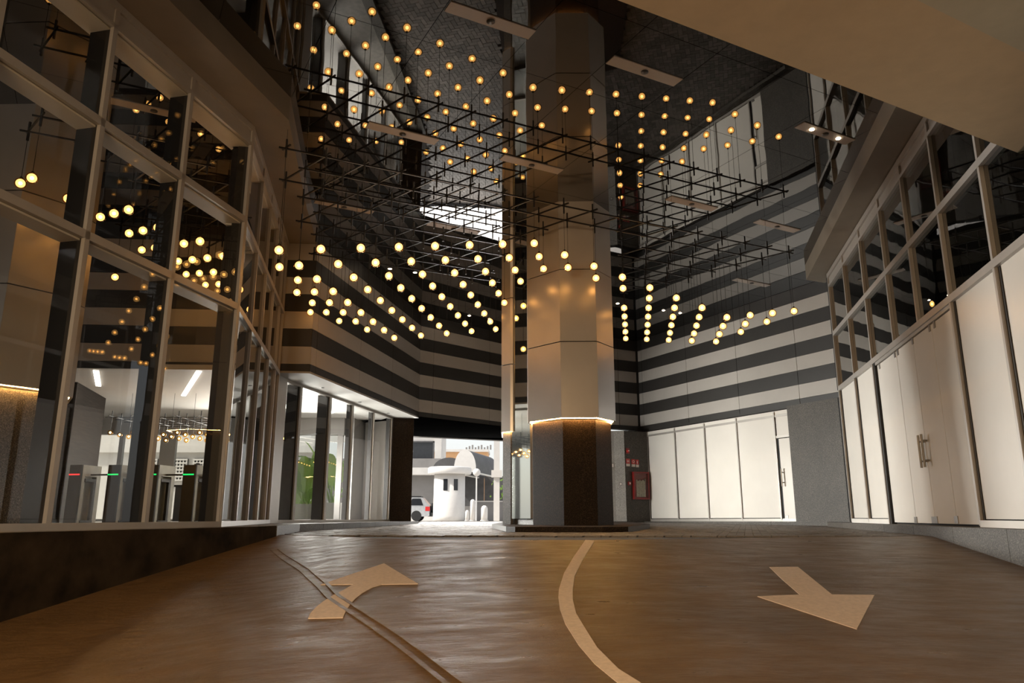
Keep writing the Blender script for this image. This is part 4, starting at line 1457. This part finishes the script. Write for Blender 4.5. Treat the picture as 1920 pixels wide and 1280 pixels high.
vault('vaulted_hood', (-2.85, 46.6), (-1.6, 52.0), 1.35, 1.35, 2.9, 'awning_dark', 'white_out', 'vaulted hood with a bright white end behind the guard booth roof', 'canopy')
vault('dark_canopy', (-4.1, 50.0), (-2.9, 54.0), 2.2, 1.05, 3.0, 'awning_dark', 'awning_dark', 'dark rounded canopy behind the left side of the guard booth roof', 'canopy')
t = empty('dark_screen_wall', (-2.1, 50, 1), 'dark grey screen wall under the vaulted hood', 'wall')
box('wall_panel', -3.2, -1.9, 52.6, 52.75, 1.0, 3.0, 'awning_dark', t)
box('wall_panel', -1.88, -0.6, 52.6, 52.75, 1.0, 3.0, 'awning_dark', t)
box('wall_foot', -3.2, -0.6, 52.55, 52.8, 0.01, 1.0, 'concrete_grey', t)
t = empty('globe_street_lamp', (-2.0, 44, 0), 'white ball lamp right of the guard booth roof', 'street lamp')
sphere('lamp_globe', (-2.02, 44, 2.72), 0.22, 'white_out', t, 18, 12)
tube('lamp_post', (-2.02, 44, 0.01), (-2.02, 44, 2.55), 0.04, 'white_out', t, 8)
t = empty('white_pole', (-0.71, 36, 0), 'tall white square pole at the exit, with a box bracket', 'post')
box('pole_shaft', -0.85, -0.58, 35.9, 36.15, 0.01, 4.1, 'white_out', t)
box('bracket_box', -0.96, -0.46, 35.82, 36.2, 2.0, 2.32, 'white_out', t)
t = empty('low_wall', (-1.1, 46, 0), 'low brownish grey wall behind the bollards at the exit', 'wall')
box('wall_body', -2.35, 0.6, 46.0, 46.3, 0.01, 1.12, 'concrete_grey', t)
box('wall_coping', -2.38, 0.62, 45.97, 46.33, 1.12, 1.18, 'concrete_out', t)


def bollard(x, y, r, h, label):
    t = empty('bollard', (x, y, 0), label, 'bollard')
    lathe('bollard_post', [(r, 0.0), (r, h - r * 0.9), (r * 0.8, h - r * 0.35), (r * 0.35, h)], (x, y, 0.01), 'white_out', t, 16)
    lathe('bollard_base', [(r * 1.25, 0.0), (r * 1.25, 0.05)], (x, y, 0.01), 'concrete_out', t, 16)


bollard(-2.30, 40, 0.10, 0.55, 'shortest white bollard, next to the guard booth')
bollard(-2.07, 41, 0.13, 1.12, 'tallest white bollard, second from the guard booth')
bollard(-1.42, 40, 0.17, 0.78, 'stout white bollard nearest the tall white pole')

# buildings
t = empty('grey_building', (-9.5, 58, 0), 'grey concrete building with a wide window beyond the exit', 'building')
box('lower_wall', -16, -5.75, 58.6, 62, 0.9, 3.4, 'concrete_grey', t)
box('base_wall', -16, -5.3, 58.2, 58.5, 0.01, 0.9, 'white_out', t)
box('floor_slab', -16, -5.45, 57.6, 62, 3.4, 3.92, 'concrete_out', t)
box('parapet', -16, -5.35, 57.7, 57.9, 3.92, 4.6, 'concrete_grey', t)
box('side_pier', -5.85, -5.35, 57.9, 62, 3.92, 9.0, 'concrete_out', t)
box('upper_wall', -16, -5.85, 58.2, 58.5, 5.9, 9.0, 'concrete_out', t)
w_ = box('window', -9.5, -5.95, 58.0, 58.1, 4.62, 5.9, 'window_dark', t)
for x0 in (-9.5, -7.9, -6.0):
    box('window_frame', x0, x0 + 0.12, 57.92, 58.0, 4.6, 5.9, 'awning_dark', t)
box('window_frame', -9.5, -5.9, 57.92, 58.0, 5.84, 5.94, 'awning_dark', t)
t = empty('orange_building', (-5.6, 76, 0), 'pale orange building seen above the dark canopy', 'building')
box('wall', -8.6, -2.4, 76, 80, 0.01, 6.7, 'orange_wall', t)
box('cornice', -8.7, -2.3, 75.8, 80, 6.7, 6.95, 'concrete_out', t)
box('window_frame', -7.4, -5.8, 75.85, 75.95, 5.25, 6.05, 'white_out', t)
for k in range(4):
    box('window_pane', -7.32 + 0.38 * k, -7.05 + 0.38 * k, 75.8, 75.86, 5.32, 5.95, 'window_dark', t)
for k in range(9):
    box('roof_vent', -4.6 + 0.3 * k, -4.45 + 0.3 * k, 75.85, 76.2, 6.95, 7.15 + 0.12 * (k % 3), 'concrete_grey', t)

# white wall with two perforated gate screens opposite the lobby
t = empty('white_building', (-15, 34, 0), 'bright white building with perforated screens opposite the lobby', 'building')
box('wall', -24, -8.9, 34.4, 36, 0.01, 6.5, 'white_out', t)
box('band', -24, -8.9, 34.2, 34.4, 3.0, 3.3, 'white_out', t)
for gx0 in (-16.9, -15.55, -14.25):
    box('screen_back', gx0, gx0 + 1.05, 34.33, 34.40, 1.75, 2.72, 'window_dark', t)
    for k in range(8):
        box('screen_bar', gx0 + k * 0.14, gx0 + 0.06 + k * 0.14, 34.27, 34.33, 1.75, 2.72, 'white_out', t)
    for k in range(7):
        box('screen_rail', gx0, gx0 + 1.05, 34.25, 34.30, 1.75 + k * 0.15, 1.81 + k * 0.15, 'white_out', t)


def car(name, x0, x1, y, h, mat, label):
    """estate car side-on, its rear at x1"""
    t = empty(name, ((x0 + x1) / 2, y + 0.85, 0), label, 'car')
    L = x1 - x0
    low = [(0, .30), (.02, .55), (.22, .62), (1, .62), (1, .22), (.9, .2), (.05, .2)]
    hi = [(.24, .62), (.36, .98), (.88, .98), (1.0, .62)]
    for nm, prof, m_, ins in (('body', low, mat, 0.0), ('cabin', hi, mat, 0.08)):
        n = len(prof)
        V = [(x0 + L * a, y + ins, h * b) for a, b in prof] + [(x0 + L * a, y + 1.7 - ins, h * b) for a, b in prof]
        F = [tuple(range(n)), tuple(range(2 * n - 1, n - 1, -1))] + [(i, n + i, n + (i + 1) % n, (i + 1) % n) for i in range(n)]
        mk(nm, V, F, m_, t)
    for a0, a1 in ((.30, .46), (.48, .66), (.68, .90)):
        V = []
        for yy in (y + 0.065, y + 0.078):
            V += [(x0 + L * a0, yy, h * .65), (x0 + L * a1, yy, h * .65), (x0 + L * (a1 - .04), yy, h * .93), (x0 + L * (a0 + .05), yy, h * .93)]
        mk('side_window', V, [(0, 1, 2, 3), (7, 6, 5, 4), (0, 4, 5, 1), (1, 5, 6, 2), (2, 6, 7, 3), (3, 7, 4, 0)], 'window_dark', t)
    for a in (.18, .80):
        for yy in (y - 0.01, y + 1.51):
            V, F = [], []
            for i in range(18):
                an = 2 * math.pi * i / 18
                for q in (0, 0.2):
                    V.append((x0 + L * a + 0.33 * math.cos(an), yy + q, 0.345 + 0.33 * math.sin(an)))
            F = [(2 * i, 2 * i + 1, 2 * ((i + 1) % 18) + 1, 2 * ((i + 1) % 18)) for i in range(18)] + [tuple(2 * i for i in range(17, -1, -1)), tuple(2 * i + 1 for i in range(18))]
            mk('wheel', V, F, 'rubber', t)
    box('tail_light', x1 - 0.28, x1 + 0.015, y - 0.012, y + 0.12, h * .42, h * .60, 'tail_red', t)
    box('bumper', x1 - 0.1, x1 + 0.12, y + 0.05, y + 1.65, h * .2, h * .36, 'rubber', t)
    sw = lathe('spare_wheel', [(0.3, 0.0), (0.33, 0.05), (0.33, 0.17), (0.28, 0.2)], (0, 0, 0), 'rubber', t, 18)
    sw.rotation_euler = (0, R(90), 0)
    sw.location = Vector((x1 + 0.0, y + 0.85, h * .55)) - LOC[t.name]
    for yy in (y + 0.3, y + 1.4):
        hbox('roof_rail', (x0 + L * .4, yy, h * 1.02), (x0 + L * .86, yy, h * 1.02), 0.04, 0.06, 'rubber', t)
    return t


car('estate_car', -9.6, -5.35, 50.5, 1.55, 'car_silver', 'silver estate car with a red tail light, half hidden by the dark granite pier')
car('estate_car', -15.6, -11.55, 40.0, 1.45, 'car_blue', 'blue car behind the leftmost lobby window pane')
t = empty('shrub', (0.2, 48, 0), 'green shrub right of the white pole', 'shrub')
V, F = [], []
for i in range(220):
    c = Vector((0.05 + rnd.gauss(0, 0.45), 48 + rnd.gauss(0, 0.3), 1.9 + rnd.gauss(0, 0.65)))
    a = Vector((rnd.uniform(-1, 1), rnd.uniform(-1, 1), rnd.uniform(-1, 1))).normalized() * 0.13
    b2 = a.orthogonal().normalized() * 0.07
    k = len(V)
    V += [c - a, c + b2, c + a, c - b2]
    F.append((k, k + 1, k + 2, k + 3))
mk('foliage', V, F, 'leaf_green', t)
tube('trunk', (0.1, 48, 0.01), (0.1, 48, 1.5), 0.06, 'concrete_grey', t, 6)
